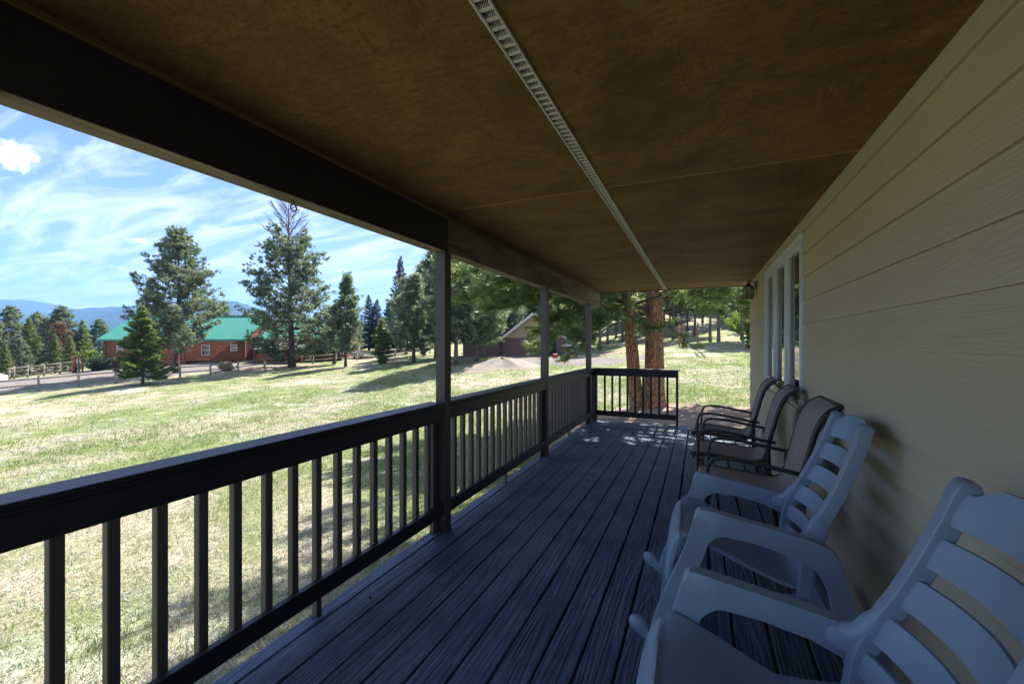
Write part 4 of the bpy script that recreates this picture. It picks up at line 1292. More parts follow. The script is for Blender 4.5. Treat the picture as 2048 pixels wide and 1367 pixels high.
# pines between the first and second posts
midp = conifer(33, 9.5, 2.8, 0.16, 'pine', 0.17, PN, BG, 2.1)
tag(place(midp, 912, 33.5, height_for(912, 33.5, 470) / 9.5), 'pine with bare lower trunk just right of the first porch post', 'tree', 'pines by the dirt mound')
for px, D, ty, rz, lab in ((953, 36, 500, 1.9, 'pine on the left shoulder of the dirt mound with dark trunk'), (967, 39, 530, 4.1, 'pine trunk standing directly behind the dirt mound by the brown barn'), (935, 47, 500, 0.8, 'pine farther back between the first post and the barn'), (1003, 47, 520, 2.9, 'pine rising behind the left end of the brown barn')):
    c = copy_tree(midp); tag(place(c, px, D, height_for(px, D, ty) / 9.5, rz), lab, 'tree', 'pines by the dirt mound')
# stand at the far left
pA = conifer(41, 9.0, 2.4, 0.12, 'pine', 0.17, PN, BF, 1.3)
pB = conifer(42, 9.0, 2.3, 0.05, 'fir', 0.14, FN, BF, 1.4, name='fir_tree')
left = [(22, 56, 616, 'pine', 'ragged topped tall pine near the left picture edge'), (128, 57, 616, 'pine', 'tallest pine of the left stand, with a forked dark top'), (58, 52, 636, 'fir', 'yellow green fir in the middle of the left stand'), (90, 60, 638, 'pine', 'pine between the yellow green fir and the tallest left pine'),
        (165, 58, 640, 'fir', 'pointed fir at the right end of the left stand'), (-8, 54, 640, 'pine', 'pine at the very left picture edge'), (110, 50, 668, 'fir', 'low dark fir at the foot of the left stand'), (140, 49, 672, 'fir', 'low green fir beside the corral fence'), (38, 49, 672, 'pine', 'short bushy pine behind the corral rails'),
        (75, 66, 628, 'pine', 'distant pine behind the left stand'), (196, 62, 641, 'pine', 'pine peeping out beside the left end of the log house'), (-45, 50, 630, 'fir', 'fir just beyond the left picture edge'), (10, 47, 688, 'fir', 'small fir low behind the white vehicle')]
first = {'pine': pA, 'fir': pB}
used = {'pine': False, 'fir': False}
for i, (px, D, ty, k, lab) in enumerate(left):
    o = first[k] if not used[k] else copy_tree(first[k]); used[k] = True
    s = height_for(px, D, ty) / 9.0
    w = s * (1.0 if k == 'pine' else 1.15)
    tag(place(o, px, D, (w, w, s), i * 1.7), lab, 'tree', GL)
rust = conifer(44, 5.2, 1.3, 0.15, 'pine', 0.1, MAT['needle_red'], BF, 1.0)
tag(place(rust, 118, 53.5, height_for(118, 53.5, 650) / 5.2), 'rust coloured dying pine inside the left stand', 'tree')
for px, D, ty, lab in ((424, 76, 601, 'dark pine top behind the log house roof, left of the pair'), (447, 78, 607, 'dark pine top behind the log house roof, right of the pair')):
    c = copy_tree(pA); tag(place(c, px, D, height_for(px, D, ty) / 9.0, px), lab, 'tree', 'pines behind the log house')

def shrub(px, D, H, R, mat, lab, seed, name='shrub'):
    rg = np.random.default_rng(seed)
    root = empty(name)
    stems = []; P, Dd = [], []
    for i in range(14):
        az = rg.uniform(0, 6.28); el = rg.uniform(0.7, 1.5)
        L = H * rg.uniform(0.6, 1.0)
        d = np.array([math.cos(az) * math.cos(el) * R / H * 1.6, math.sin(az) * math.cos(el) * R / H * 1.6, math.sin(el)])
        s = np.linspace(0, 1, 5)[:, None]
        B = s * d * L + np.array([0, 0, 0.0])
        stems.append(tube_data(B, np.linspace(0.025, 0.006, 5), np.linspace(0.025, 0.006, 5), (0, 1, 0), 4))
        n = 60
        f = rg.uniform(0.15, 1, n)[:, None]
        P.append(f * d * L + rg.normal(0, 0.14, (n, 3))); Dd.append(unit(rg.normal(0, 1, (n, 3)) + d))
    V, F = merge(stems); mesh_obj('stem', V, F, MAT['twig'], root)
    soup_obj('foliage', needle_soup(np.vstack(P), np.vstack(Dd), 5, 0.2, 0.12, 0.8, 0.1, rg), mat, root)
    tag(place(root, px, D), lab, 'shrub')
    return root
shrub(187, 46, 2.6, 1.5, MAT['leaf_bright'], 'bright yellow green shrub at the left corner of the log house', 51)
shrub(196, 45, 1.6, 1.2, MAT['needle_dark'], 'dark low shrub under the bright green shrub', 52)
shrub(452, 41.2, 0.75, 0.6, MAT['blade_dry'], 'dry grassy weed clump leaning on the split rail fence', 53)
shrub(765, 41.6, 0.8, 0.35, MAT['leaf_bright'], 'tiny green sprout at the foot of the bright fir sapling', 54)

# hillside pines to the right, seen past the end of the porch
hl = conifer(61, 9.0, 2.5, 0.30, 'pine', 0.16, MAT['needle_near'], BG, 1.3)
spots = [(1484, 39, 1.0, 'hillside pine with slim grey trunk nearest the house wall'), (1437, 40, 1.05, 'hillside pine, second slim trunk left of the house wall'), (1420, 41, 0.95, 'hillside pine, third slim trunk left of the house wall'),
         (1390, 50, 1.1, 'hillside pine right behind the single orange pole'), (1375, 56, 1.0, 'hillside pine seen between the orange poles'), (1347, 48, 1.15, 'hillside pine with dark trunk just left of the paired orange poles'), (1340, 60, 1.0, 'distant hillside pine right of the thick trunk'),
         (1405, 62, 1.1, 'distant hillside pine above the single orange pole'), (1452, 64, 1.1, 'distant hillside pine high on the right slope'), (1475, 58, 1.0, 'hillside pine uphill of the trunk nearest the wall'), (1245, 52, 1.2, 'pine seen between the third post and the leaning trunk'), (1232, 58, 1.0, 'slim far pine left of the leaning trunk'), (1215, 50, 1.1, 'pine behind the third porch post, at the forest edge'),
         (1300, 55, 1.1, 'pine hidden behind the thick double trunk'), (1200, 44, 1.1, 'pine with dark trunk at the edge of the gravel yard'), (1278, 63, 1.1, 'pine showing between the two near trunks'), (1160, 58, 1.1, 'pine behind the blue shed'), (1520, 52, 1.1, 'pine behind the house corner'), (1430, 76, 1.2, 'farthest pine on the ridge line'), (1365, 72, 1.1, 'ridge pine above the paired orange poles'), (1310, 78, 1.2, 'ridge pine behind the thick trunk'), (1250, 72, 1.2, 'ridge pine left of the trunks'), (1490, 78, 1.2, 'ridge pine next to the wall lantern'), (1195, 68, 1.2, 'ridge pine above the blue shed'), (1100, 66, 1.25, 'tall pine behind the barn roof'), (1050, 70, 1.25, 'tall pine behind the barn, farther left')]
for i, (px, D, s, lab) in enumerate(spots):
    o = hl if i == 0 else copy_tree(hl)
    tag(place(o, px, D, (s * 0.95, s * 0.95, s), i * 1.3), lab, 'tree', 'pines on the hillside')

wr = np.random.default_rng(77)
for i in range(34):
    px = 1010 + (i * 487.0 % 560); D = 62 + (i * 7.7 % 40)
    o = copy_tree(pA if i % 3 else pB)
    s = wr.uniform(1.0, 1.5)
    tag(place(o, px, D, (s * 1.15, s * 1.15, s), i * 2.1), 'pine in the dense wood filling the top of the slope behind the porch', 'tree', 'pines of the wood on the slope')
shrub(1498, 33, 3.6, 1.8, MAT['leaf_bright'], 'tall light green leafy bush on the slope beside the house corner', 55)
shrub(1478, 47, 3.0, 2.4, MAT['leaf_bright'], 'light green leafy bush uphill behind the slim trunks', 56)
# ------------------------------------------------------------------ the two big pines at the end of the porch
def near_pine(px, D, H, r0, lean, seed, limbs, lab, low, nrand, kink=None):
    rg = np.random.default_rng(seed)
    base = ground_at(px, D)
    root = empty('pine_tree', base)
    n = 30
    t = np.linspace(0, 1, n) ** 1.25
    path = np.column_stack([lean[0] * t * H, lean[1] * t * H, t * H])
    if kink is not None: path[:, 0] += kink * np.exp(-t * H / 1.1); 
    path[:, 0] -= path[0, 0]; path[0, 2] = -0.3
    r = r0 * (1 - 0.85 * t) + 0.02
    r += r0 * 0.35 * np.exp(-t * H / 0.28)
    V, F = tube_data(path, r, r, (0, 1, 0), 36)
    V = V.reshape(n, 36, 3)
    a = np.arange(36) / 36 * 2 * math.pi
    for i in range(n):
        c = path[i]
        k = 1 + 0.06 * np.sin(5 * a + 1.3 * seed) + 0.05 * rg.normal(0, 1, 36)
        V[i] = c + (V[i] - c) * k[:, None]
    mesh_obj('trunk', V.reshape(-1, 3), F, MAT['bark_near'], root, True)
    def axis_at(z): return np.array([np.interp(z, path[:, 2], path[:, 0]), np.interp(z, path[:, 2], path[:, 1]), z])
    br = []; TP, TD = [], []
    def limb(B, rr, dens=1.0, bare=0.25, hang=0.15):
        B = smooth_path(B, 16)
        rad = rr * (1 - 0.85 * np.linspace(0, 1, 16)) + 0.006
        br.append(tube_data(B, rad, rad, (0, 0, 1), 7))
        L = np.linalg.norm(np.diff(B, axis=0), axis=1).sum()
        T = unit(np.gradient(B, axis=0))
        ns = int(L * 9.0 * dens)
        for q in range(ns):
            f = bare + (1 - bare) * rg.uniform(0, 1) ** 0.75
            if q == 0: f = 1.0
            k = f * 15; k0 = int(min(k, 14)); p = B[k0] + (B[k0+1] - B[k0]) * (k - k0)
            out = T[k0]
            sd = unit(np.cross(out, [0, 0, 1]))
            d = unit(out * rg.uniform(0.3, 1.0) + sd * rg.normal(0, 0.8) + np.array([0, 0, rg.uniform(-0.35, 0.45)]))
            l2 = rg.uniform(0.25, 0.95) * (1.15 - 0.5 * f)
            tw = np.array([p, p + d * l2 * 0.5 + np.array([0, 0, -hang * l2 * 0.4]), p + d * l2 + np.array([0, 0, -hang * l2 * 0.3 + 0.08 * l2])])
            br.append(tube_data(tw, np.array([0.011, 0.008, 0.005]), np.array([0.011, 0.008, 0.005]), (0, 1, 0), 4, cap=False))
            for g in np.linspace(0.45, 1.0, int(2 + l2 * 4)):
                pt = tw[1] + (tw[2] - tw[1]) * (2 * g - 1) if g > 0.5 else tw[0] + (tw[1] - tw[0]) * 2 * g
                TP.append(pt + rg.normal(0, 0.03, 3)); TD.append(unit(d + rg.normal(0, 0.35, 3) + np.array([0, 0, 0.15])))
    for (z, pts, rr, dens, bare) in limbs:
        a0 = axis_at(z)
        limb([a0] + [a0 + np.array(q, float) for q in pts], rr, dens, bare)
    for i in range(nrand):
        z = low + (H - 0.3 - low) * ((i + rg.uniform(0, 1)) / nrand) ** 1.1
        u = (z - low) / (H - low)
        L = 3.6 * (1 - u) ** 0.7 * rg.uniform(0.6, 1.1) + 0.35
        az = i * 2.4 + rg.normal(0, 0.4)
        o = np.array([math.cos(az), math.sin(az), 0])
        a0 = axis_at(z)
        el = rg.uniform(-0.15, 0.2) + 0.5 * u
        limb([a0, a0 + o * L * 0.4 + np.array([0, 0, L * 0.4 * el + 0.05]), a0 + o * L * 0.75 + np.array([0, 0, L * 0.75 * el - 0.05]), a0 + o * L + np.array([0, 0, L * el + 0.12])], 0.028 + 0.012 * L, 1.0, 0.35)
    Vb, Fb = merge(br)
    mesh_obj('branches', Vb, Fb, MAT['bark_far'] if False else MAT['twig'], root, True)
    TP, TD = np.array(TP), np.array(TD)
    soup_obj('crown', needle_soup(TP, TD, 26, 0.24, 0.0115, 0.60, 0.14, rg), MAT['needle_near'], root)
    tag(root, lab, 'tree', 'big ponderosa pines at the end of the porch')
    return root
# camera-right and camera-forward unit vectors help to write limb shapes
cr, cf = np.array([CT, ST, 0]), np.array([-ST, CT, 0])
def cv(r, f, u): return tuple(cr * r + cf * f + np.array([0, 0, u]))
near_pine(1277, 12.0, 12.5, 0.165, (-0.035 * CT, -0.035 * ST), 71, [
    (2.75, [cv(-0.7, -0.1, 0.15), cv(-1.5, -0.4, -0.05), cv(-2.3, -0.6, -0.3)], 0.045, 0.9, 0.35),
    (2.95, [cv(-0.8, 0.2, 0.25), cv(-1.8, 0.1, 0.25), cv(-2.8, -0.3, 0.1), cv(-3.4, -0.5, -0.05)], 0.05, 1.2, 0.3),
    (2.55, [cv(-0.5, -0.3, -0.15), cv(-1.1, -0.5, -0.5), cv(-1.7, -0.6, -0.95)], 0.03, 0.45, 0.6),
    (3.2, [cv(-0.9, 0.0, 0.4), cv(-2.2, 0.3, 0.5), cv(-3.6, 0.0, 0.2), cv(-4.6, 0.0, 0.0)], 0.05, 1.4, 0.25),
    (3.4, [cv(-0.7, -0.6, 0.4), cv(-1.7, -1.2, 0.4), cv(-2.8, -1.6, 0.1)], 0.045, 1.4, 0.25),
    (2.9, [cv(0.5, -0.6, 0.2), cv(0.9, -1.3, 0.25), cv(1.1, -1.9, 0.1)], 0.035, 1.2, 0.3),
    (3.7, [cv(-1.0, 0.3, 0.5), cv(-2.4, 0.6, 0.6), cv(-3.8, 0.8, 0.45), cv(-5.0, 0.6, 0.2)], 0.05, 1.4, 0.25),
    (2.9, [cv(-0.7, -0.4, 0.0), cv(-1.5, -0.7, -0.3), cv(-2.3, -0.9, -0.95)], 0.03, 1.9, 0.3),
    (2.8, [cv(-0.7, 0.5, 0.0), cv(-1.5, 0.9, -0.3), cv(-2.5, 1.0, -0.95)], 0.03, 1.9, 0.3),
    (3.0, [cv(-0.8, 0.0, 0.05), cv(-1.7, 0.0, -0.2), cv(-2.6, -0.1, -0.75)], 0.03, 1.9, 0.3),
    (2.7, [cv(-0.6, -0.9, 0.0), cv(-1.2, -1.6, -0.25), cv(-1.7, -2.0, -0.7)], 0.03, 1.8, 0.3),
    (3.4, [cv(-1.2, 0.3, 0.15), cv(-2.6, 0.4, 0.1), cv(-4.0, 0.3, -0.15)], 0.035, 2.0, 0.3),
    (3.6, [cv(-1.3, -0.9, 0.1), cv(-2.8, -1.4, 0.0), cv(-4.0, -1.5, -0.25)], 0.035, 2.0, 0.3),
    (3.5, [cv(-1.3, 1.2, 0.1), cv(-2.9, 1.9, 0.0), cv(-4.4, 2.0, -0.1)], 0.035, 2.0, 0.3),
    (3.0, [cv(-1.2, -0.5, 0.2), cv(-2.6, -0.9, 0.15), cv(-3.9, -1.0, -0.2)], 0.04, 1.9, 0.3),
    (3.3, [cv(-1.2, 0.8, 0.2), cv(-2.6, 1.4, 0.2), cv(-4.2, 1.6, -0.1)], 0.04, 1.9, 0.3),
    (3.6, [cv(-1.3, -0.3, 0.3), cv(-2.8, -0.6, 0.4), cv(-4.4, -0.7, 0.25)], 0.045, 1.9, 0.3),
    (4.0, [cv(-1.4, 0.2, 0.3), cv(-3.0, 0.4, 0.5), cv(-5.0, 0.3, 0.3)], 0.045, 1.9, 0.3),
    (4.3, [cv(-1.2, 1.0, 0.3), cv(-2.8, 2.0, 0.3), cv(-4.6, 2.4, 0.1)], 0.045, 1.8, 0.3),
    (3.1, [cv(-0.3, -0.7, 0.1), cv(-0.7, -1.5, 0.1), cv(-1.2, -2.2, -0.05)], 0.03, 1.8, 0.3),
    (2.8, [cv(-0.6, 0.9, 0.1), cv(-1.4, 1.7, -0.1), cv(-2.2, 2.3, -0.5)], 0.03, 1.6, 0.35),
    (3.2, [cv(0.4, 0.6, 0.2), cv(0.6, 1.4, 0.2), cv(0.7, 2.1, 0.0)], 0.03, 1.5, 0.3),
], 'slimmer leaning ponderosa pine with orange bark just beyond the end railing', 3.3, 46, 0.16)
near_pine(1309, 11.9, 14.0, 0.245, (0.002, 0.0), 72, [
    (2.60, [cv(-0.35, -0.1, 0.18), cv(-0.8, -0.2, 0.22), cv(-1.05, -0.3, 0.65), cv(-1.5, -0.5, 1.0)], 0.075, 0.7, 0.55),
    (3.05, [cv(0.6, 0.1, 0.32), cv(1.4, 0.2, 0.34), cv(2.3, 0.3, 0.15), cv(3.0, 0.4, 0.05)], 0.065, 0.8, 0.5),
    (2.55, [cv(0.4, 0.2, 0.12), cv(0.9, 0.4, 0.25), cv(1.6, 0.5, 0.2)], 0.018, 0.5, 0.5),
    (3.2, [cv(0.5, -0.4, 0.3), cv(1.2, -0.9, 0.35), cv(2.0, -1.2, 0.2)], 0.04, 1.0, 0.35),
    (3.3, [cv(0.7, 0.6, 0.3), cv(1.6, 1.2, 0.3), cv(2.6, 1.6, 0.1)], 0.04, 1.1, 0.3),
    (2.2, [cv(-0.15, -0.35, 0.05), cv(-0.25, -0.6, 0.0)], 0.015, 2.2, 0.2),
    (2.35, [cv(0.35, 0.1, -0.05), cv(0.8, 0.1, -0.35), cv(1.0, 0.1, -0.55)], 0.014, 0.8, 0.4),
    (3.5, [cv(0.2, -0.7, 0.3), cv(0.3, -1.5, 0.3), cv(0.3, -2.2, 0.1)], 0.04, 1.4, 0.3),
    (3.6, [cv(0.9, 0.0, 0.4), cv(2.0, -0.1, 0.45), cv(3.2, -0.2, 0.2)], 0.045, 1.2, 0.3),
    (3.25, [cv(0.8, 0.9, 0.2), cv(1.7, 1.9, 0.2), cv(2.6, 2.4, 0.0)], 0.035, 1.5, 0.3),
    (3.4, [cv(-0.3, 0.9, 0.2), cv(-0.5, 1.9, 0.25), cv(-0.6, 2.7, 0.05)], 0.035, 1.5, 0.3),
    (3.1, [cv(0.25, -0.6, 0.15), cv(0.55, -1.2, 0.2), cv(0.9, -1.7, 0.05)], 0.028, 1.6, 0.3),
    (3.0, [cv(0.9, 0.3, 0.2), cv(1.9, 0.6, 0.1), cv(2.9, 0.7, -0.25)], 0.03, 1.3, 0.4),
], 'thick double ponderosa trunk with orange plated bark behind the end railing', 3.5, 48)

# ------------------------------------------------------------------ log house beyond the fence
plain('log', (0.30, 0.105, 0.040), 0.6, var=0.3, scale=3, bump=0.2)
plain('log_end', (0.19, 0.055, 0.035), 0.7, var=0.3)
plain('teal_roof', (0.040, 0.235, 0.185), 0.4, 0.0, 0.5, var=0.05, scale=0.6)
plain('teal_trim', (0.02, 0.19, 0.18), 0.4, var=0.05)
plain('foundation_brown', (0.085, 0.05, 0.05), 0.8)
plain('grey_shingle', (0.15, 0.14, 0.14), 0.85, var=0.2)
plain('porch_red', (0.22, 0.06, 0.04), 0.7)
plain('fence_grey', (0.27, 0.235, 0.195), 0.9, var=0.3, scale=5, bump=0.3)
plain('barn_brown', (0.15, 0.085, 0.075), 0.7, var=0.1)
plain('barn_tan', (0.44, 0.32, 0.19), 0.7, var=0.1)
plain('light_trim', (0.62, 0.58, 0.55), 0.6)
plain('blue_grey', (0.10, 0.17, 0.21), 0.5)
plain('dark_blue', (0.02, 0.05, 0.085), 0.5)
plain('tank_white', (0.58, 0.58, 0.60), 0.4, var=0.06)
plain('orange_plastic', (0.42, 0.10, 0.03), 0.55)
plain('pole_orange', (0.36, 0.15, 0.06), 0.8, var=0.25)
plain('car_white', (0.62, 0.63, 0.65), 0.25, var=0.03)
plain('car_black', (0.012, 0.013, 0.016), 0.22, var=0.1)
plain('tyre', (0.015, 0.015, 0.015), 0.85)
plain('red_post', (0.24, 0.075, 0.05), 0.8)

def frame_at(name, px, D, z=None):
    p = W(px, Y0, D)
    return empty(name, (p.x, p.y, g1(p.x, p.y) if z is None else z), TH)
def lx_(px, px0, D): return (px - px0) * D / FPX     # local x of a pixel column
def pz(py, D): return EYE - (py - Y0) / FPX * D      # world height of a pixel row

HD = 48.0
lh = frame_at('log_house', 205, HD, 0.0)
tag(lh, 'long red brown log house with green standing seam metal roof beyond the fence', 'house')
eave, ridge_z, base_z = pz(678.5, HD), pz(632, HD + 4.2), pz(722, HD)
def block(x0, x1, y0, depth, nlog, roof_up=0.0, seam=0.46, over=0.35):
    wall_ = empty('wall'); wall_.parent = lh
    ph = (eave - base_z) / nlog
    for k in range(nlog):
        z = base_z + (k + 0.5) * ph
        V, F = tube_data([(x0 - 0.1, y0, z), (x1 + 0.1, y0, z)], ph * 0.52, ph * 0.54, (0, 0, 1), 10)
        mesh_obj('log', V, F, MAT['log'], wall_, True)
        for xx in (x0, x1):
            V, F = tube_data([(xx, y0 - 0.14, z), (xx, y0 + depth, z)], ph * 0.5, ph * 0.52, (0, 0, 1), 10)
            mesh_obj('log', V, F, MAT['log_end'], wall_, True)
    box('foundation', (x0 + 0.06, x1 - 0.06), (y0 + 0.02, y0 + depth), (-3.0, base_z - 0.001), MAT['foundation_brown'], lh, 0.01)
    box('core', (x0 + 0.03, x1 - 0.03), (y0 + 0.05, y0 + depth), (base_z, eave + 0.1), MAT['log_end'], lh, 0)
    rz0 = eave; rz1 = ridge_z + roof_up
    yr = y0 + depth / 2
    xa, xb = x0 - over, x1 + over
    ye = y0 - 0.55
    sl = (rz1 - rz0) / (yr - ye)
    th = 0.09
    ybk = 2 * yr - ye
    V = [(xa, ye, rz0), (xb, ye, rz0), (xb, yr, rz1), (xa, yr, rz1), (xb, ybk, rz0), (xa, ybk, rz0)]
    V += [(x, y, z - th) for x, y, z in V]
    F = [(0, 1, 2, 3), (3, 2, 4, 5), (7, 6, 9, 8), (8, 9, 11, 10), (0, 6, 7, 1), (5, 4, 10, 11), (0, 3, 9, 6), (3, 5, 11, 9), (1, 7, 8, 2), (2, 8, 10, 4)]
    rf = mesh_obj('roof', V, F, MAT['teal_roof'], lh)
    rib = None
    n = int((xb - xa) / seam)
    for i in range(n + 1):
        x = xa + 0.02 + i * (xb - xa - 0.04) / n
        if rib is None:
            rib = mesh_obj('roof_seam', [(-0.022, ye, rz0 + 0.001), (0.022, ye, rz0 + 0.001), (0.022, yr, rz1 + 0.001), (-0.022, yr, rz1 + 0.001), (-0.012, ye, rz0 + 0.06), (0.012, ye, rz0 + 0.06), (0.012, yr, rz1 + 0.06), (-0.012, yr, rz1 + 0.06)],
                           [(4, 5, 6, 7), (0, 4, 7, 3), (1, 2, 6, 5), (0, 1, 5, 4), (2, 3, 7, 6)], MAT['teal_roof'], rf, loc=(x, 0, 0))
        else: share('roof_seam', rib, rf, (x, 0, 0))
    box('fascia', (xa, xb), (ye - 0.03, ye - 0.004), (rz0 - 0.2, rz0 + 0.03), MAT['teal_trim'], lh, 0.005)
    box('gutter', (xa, xb), (ye - 0.13, ye - 0.034), (rz0 - 0.16, rz0 - 0.05), MAT['teal_roof'], lh, 0.02)
    box('ridge_cap', (xa, xb), (yr - 0.15, yr + 0.15), (rz1 + 0.03, rz1 + 0.075), MAT['teal_trim'], lh, 0.01)
    # gable ends
    for xx in (x0 + 0.05, x1 - 0.05):
        mesh_obj('gable', [(xx - 0.05, y0, eave), (xx + 0.05, y0, eave), (xx - 0.05, yr, rz1 - 0.1), (xx + 0.05, yr, rz1 - 0.1), (xx - 0.05, y0 + depth, eave), (xx + 0.05, y0 + depth, eave)], [(0, 2, 4), (1, 5, 3), (0, 1, 3, 2), (2, 3, 5, 4), (0, 4, 5, 1)], MAT['log_end'], lh)
mx1 = lx_(490, 205, HD)
block(0.25, mx1, 0.0, 8.4, 11)
block(mx1 + 0.5, lx_(640, 205, 50), 2.2, 7.4, 11, -0.55)
def hwin(pxa, pxb, pya, pyb, D=HD, y=-0.14):
    x0, x1 = lx_(pxa, 205, D), lx_(pxb, 205, D)
    z1, z0 = pz(pya, D), pz(pyb, D)
    w = box('window', (x0, x1), (y - 0.05, y + 0.1), (z0, z1), MAT['light_trim'], lh, 0.01)
    zm = (z0 + z1) / 2
    for a, b in ((z0 + 0.1, zm - 0.05), (zm + 0.05, z1 - 0.1)):
        box('pane', (x0 + 0.1, x1 - 0.1), (y - 0.056, y - 0.045), (a, b), MAT['glass'], w, 0)
hwin(405, 422, 689, 711); hwin(462.8, 476, 688, 701.5); hwin(236, 249, 690, 705)
# small entry porch of the log house
ex0, ex1 = lx_(352, 205, HD), lx_(396, 205, HD)
box('porch_deck', (ex0, ex1), (-1.9, -0.15), (pz(727, HD) - 0.5, pz(719.5, HD)), MAT['porch_red'], lh, 0.02)
for px in (352, 389.5):
    V, F = tube_data([(lx_(px, 205, HD), -1.6, pz(719, HD)), (lx_(px, 205, HD), -1.6, eave + 0.1)], 0.11, 0.11, (0, 1, 0), 10)
    mesh_obj('porch_post', V, F, MAT['pole_orange'], lh, True)
box('porch_rail', (ex0 + 0.1, lx_(386, 205, HD)), (-1.64, -1.56), (pz(707, HD), pz(705, HD)), MAT['porch_red'], lh, 0.01)
for k in range(8):
    xx = ex0 + 0.25 + k * 0.24
    box('porch_baluster', (xx, xx + 0.05), (-1.62, -1.58), (pz(719.4, HD), pz(707.1, HD)), MAT['porch_red'], lh, 0)
V, F = tube_data([(lx_(213.5, 205, HD), -0.45, eave - 0.1), (lx_(213.5, 205, HD), -0.22, eave - 0.5), (lx_(213.5, 205, HD), -0.22, base_z - 0.9)], 0.05, 0.05, (1, 0, 0), 8)
mesh_obj('downspout', V, F, MAT['teal_trim'], lh, True)
V, F = tube_data([(lx_(244, 205, HD), 2.4, pz(643, HD + 2.4) - 0.7), (lx_(244, 205, HD), 2.4, pz(640, HD + 2.4))], 0.09, 0.09, (1, 0, 0), 10)
mesh_obj('vent_pipe', V, F, MAT['tank_white'], lh, True)
# grey lean-to porch on the right wing
gx0, gx1 = lx_(515, 205, HD), lx_(615, 205, HD)
V = [(gx0, -1.2, pz(698, 47)), (gx1, -1.2, pz(698, 47)), (gx1, 2.0, pz(681, 50)), (gx0, 2.0, pz(681, 50))]
V += [(x, y, z - 0.12) for x, y, z in V]
mesh_obj('porch_roof', V, [(0,1,2,3), (7,6,5,4), (0,4,5,1), (1,5,6,2), (2,6,7,3), (3,7,4,0)], MAT['grey_shingle'], lh)
for px in (520, 548, 580, 612):
    box('porch_post', (lx_(px, 205, HD) - 0.08, lx_(px, 205, HD) + 0.08), (-1.1, -0.94), (-2.0, pz(699, 47) - 0.1), MAT['porch_red'], lh, 0.01)
for px in (0,):
    pass
for k in range(5):
    z = -1.0 + k * 0.22
    V, F = tube_data([(gx0 + 0.2, -0.9, z + 0.35), (lx_(556, 205, HD), -0.9, z + 0.35)], 0.115, 0.115, (0, 0, 1), 10)
    mesh_obj('log', V, F, MAT['log'], lh, True)

# satellite dish on the gable end
dish = frame_at('satellite_dish', 203.5, HD + 0.6, 0.0)
tag(dish, 'small dark satellite dish on the left gable end of the log house', 'dish')
V, F = lathe_data([(0.02, 0.0), (0.2, 0.02), (0.33, 0.07), (0.36, 0.10), (0.34, 0.10), (0.2, 0.045)], 16)
mesh_obj('reflector', np.column_stack([V[:, 0] * 0.8 - 0.1, -V[:, 2] - 0.1, V[:, 1] + pz(688, HD)]), F, MAT['dark_blue'], dish, True)
V, F = tube_data([(-0.1, -0.08, pz(688, HD)), (0.2, 0.1, pz(688, HD) - 0.15)], 0.03, 0.03, (0, 1, 0), 6); mesh_obj('mast', V, F, MAT['black_metal'], dish)

# ------------------------------------------------------------------ fences
def fence(name, pts, rails, height, lab, group, pr=0.075, rr=0.05):
    pos = [ground_at(*p) for p in pts]
    root = empty(name, pos[0]); tag(root, lab, 'fence', group)
    o = np.array(pos[0])
    rg = np.random.default_rng(len(pts))
    for p in pos:
        q = np.array(p) - o
        V, F = tube_data([q + (0, 0, -0.3), q + (rg.normal(0, .01), rg.normal(0, .01), height + rg.normal(0, 0.03))], pr, pr, (0, 1, 0), 8)
        mesh_obj('post', V, F, MAT['fence_grey'], root, True)
    for a, b in zip(pos[:-1], pos[1:]):
        A_, B_ = np.array(a) - o, np.array(b) - o
        for h in rails:
            m = (A_ + B_) / 2 + np.array([0, 0, rg.normal(0, 0.012)])
            toc = -unit(np.array(a))[:2] * (pr + rr * 0.6)
            off = np.array([toc[0], toc[1], 0])
            d = unit(B_ - A_) * 0.07
            V, F = tube_data([A_ - d + off + (0, 0, h + rg.normal(0, .01)), m + off + (0, 0, h), B_ + d + off + (0, 0, h + rg.normal(0, .01))], rr, rr, (0, 0, 1), 7)
            mesh_obj('rail', V, F, MAT['fence_grey'], root, True)
    return root
fp = [(-90, 28.4), (-8, 29.4), (77, 30.5), (157, 31.7), (231, 33.5), (297, 35), (360, 36.7), (421, 38.5), (476, 40.5), (529, 43), (580, 44.8), (626, 45.9), (672, 47.2), (714, 48.5), (754, 50), (790, 52), (825, 54), (860, 56)]
fence('split_rail_fence', fp, (0.48, 0.92), 1.06, 'long grey split rail fence with two rails along the far edge of the lawn', 'wooden rail fences')
fence('corral_fence', [(18, 42.5), (28, 43), (55, 43.6), (88, 44.2), (120, 45), (146, 45.5)], (0.35, 0.75, 1.12), 1.25, 'short grey three rail corral fence in front of the left tree stand', 'wooden rail fences', 0.08, 0.06)
p = frame_at('gate_post', 147.5, 45.0)
tag(p, 'thick leaning red brown gate post at the end of the corral fence', 'post')
V, F = tube_data([(0, 0, -0.3), (0.05, 0, 0.8), (0.16, 0, 1.75)], 0.16, 0.16, (0, 1, 0), 10); mesh_obj('shaft', V, F, MAT['red_post'], p, True)
V, F = lathe_data([(0.165, 1.70), (0.165, 1.745), (0.02, 1.80)], 10, (0.16, 0, 0)); mesh_obj('cap', V, F, MAT['red_post'], p)
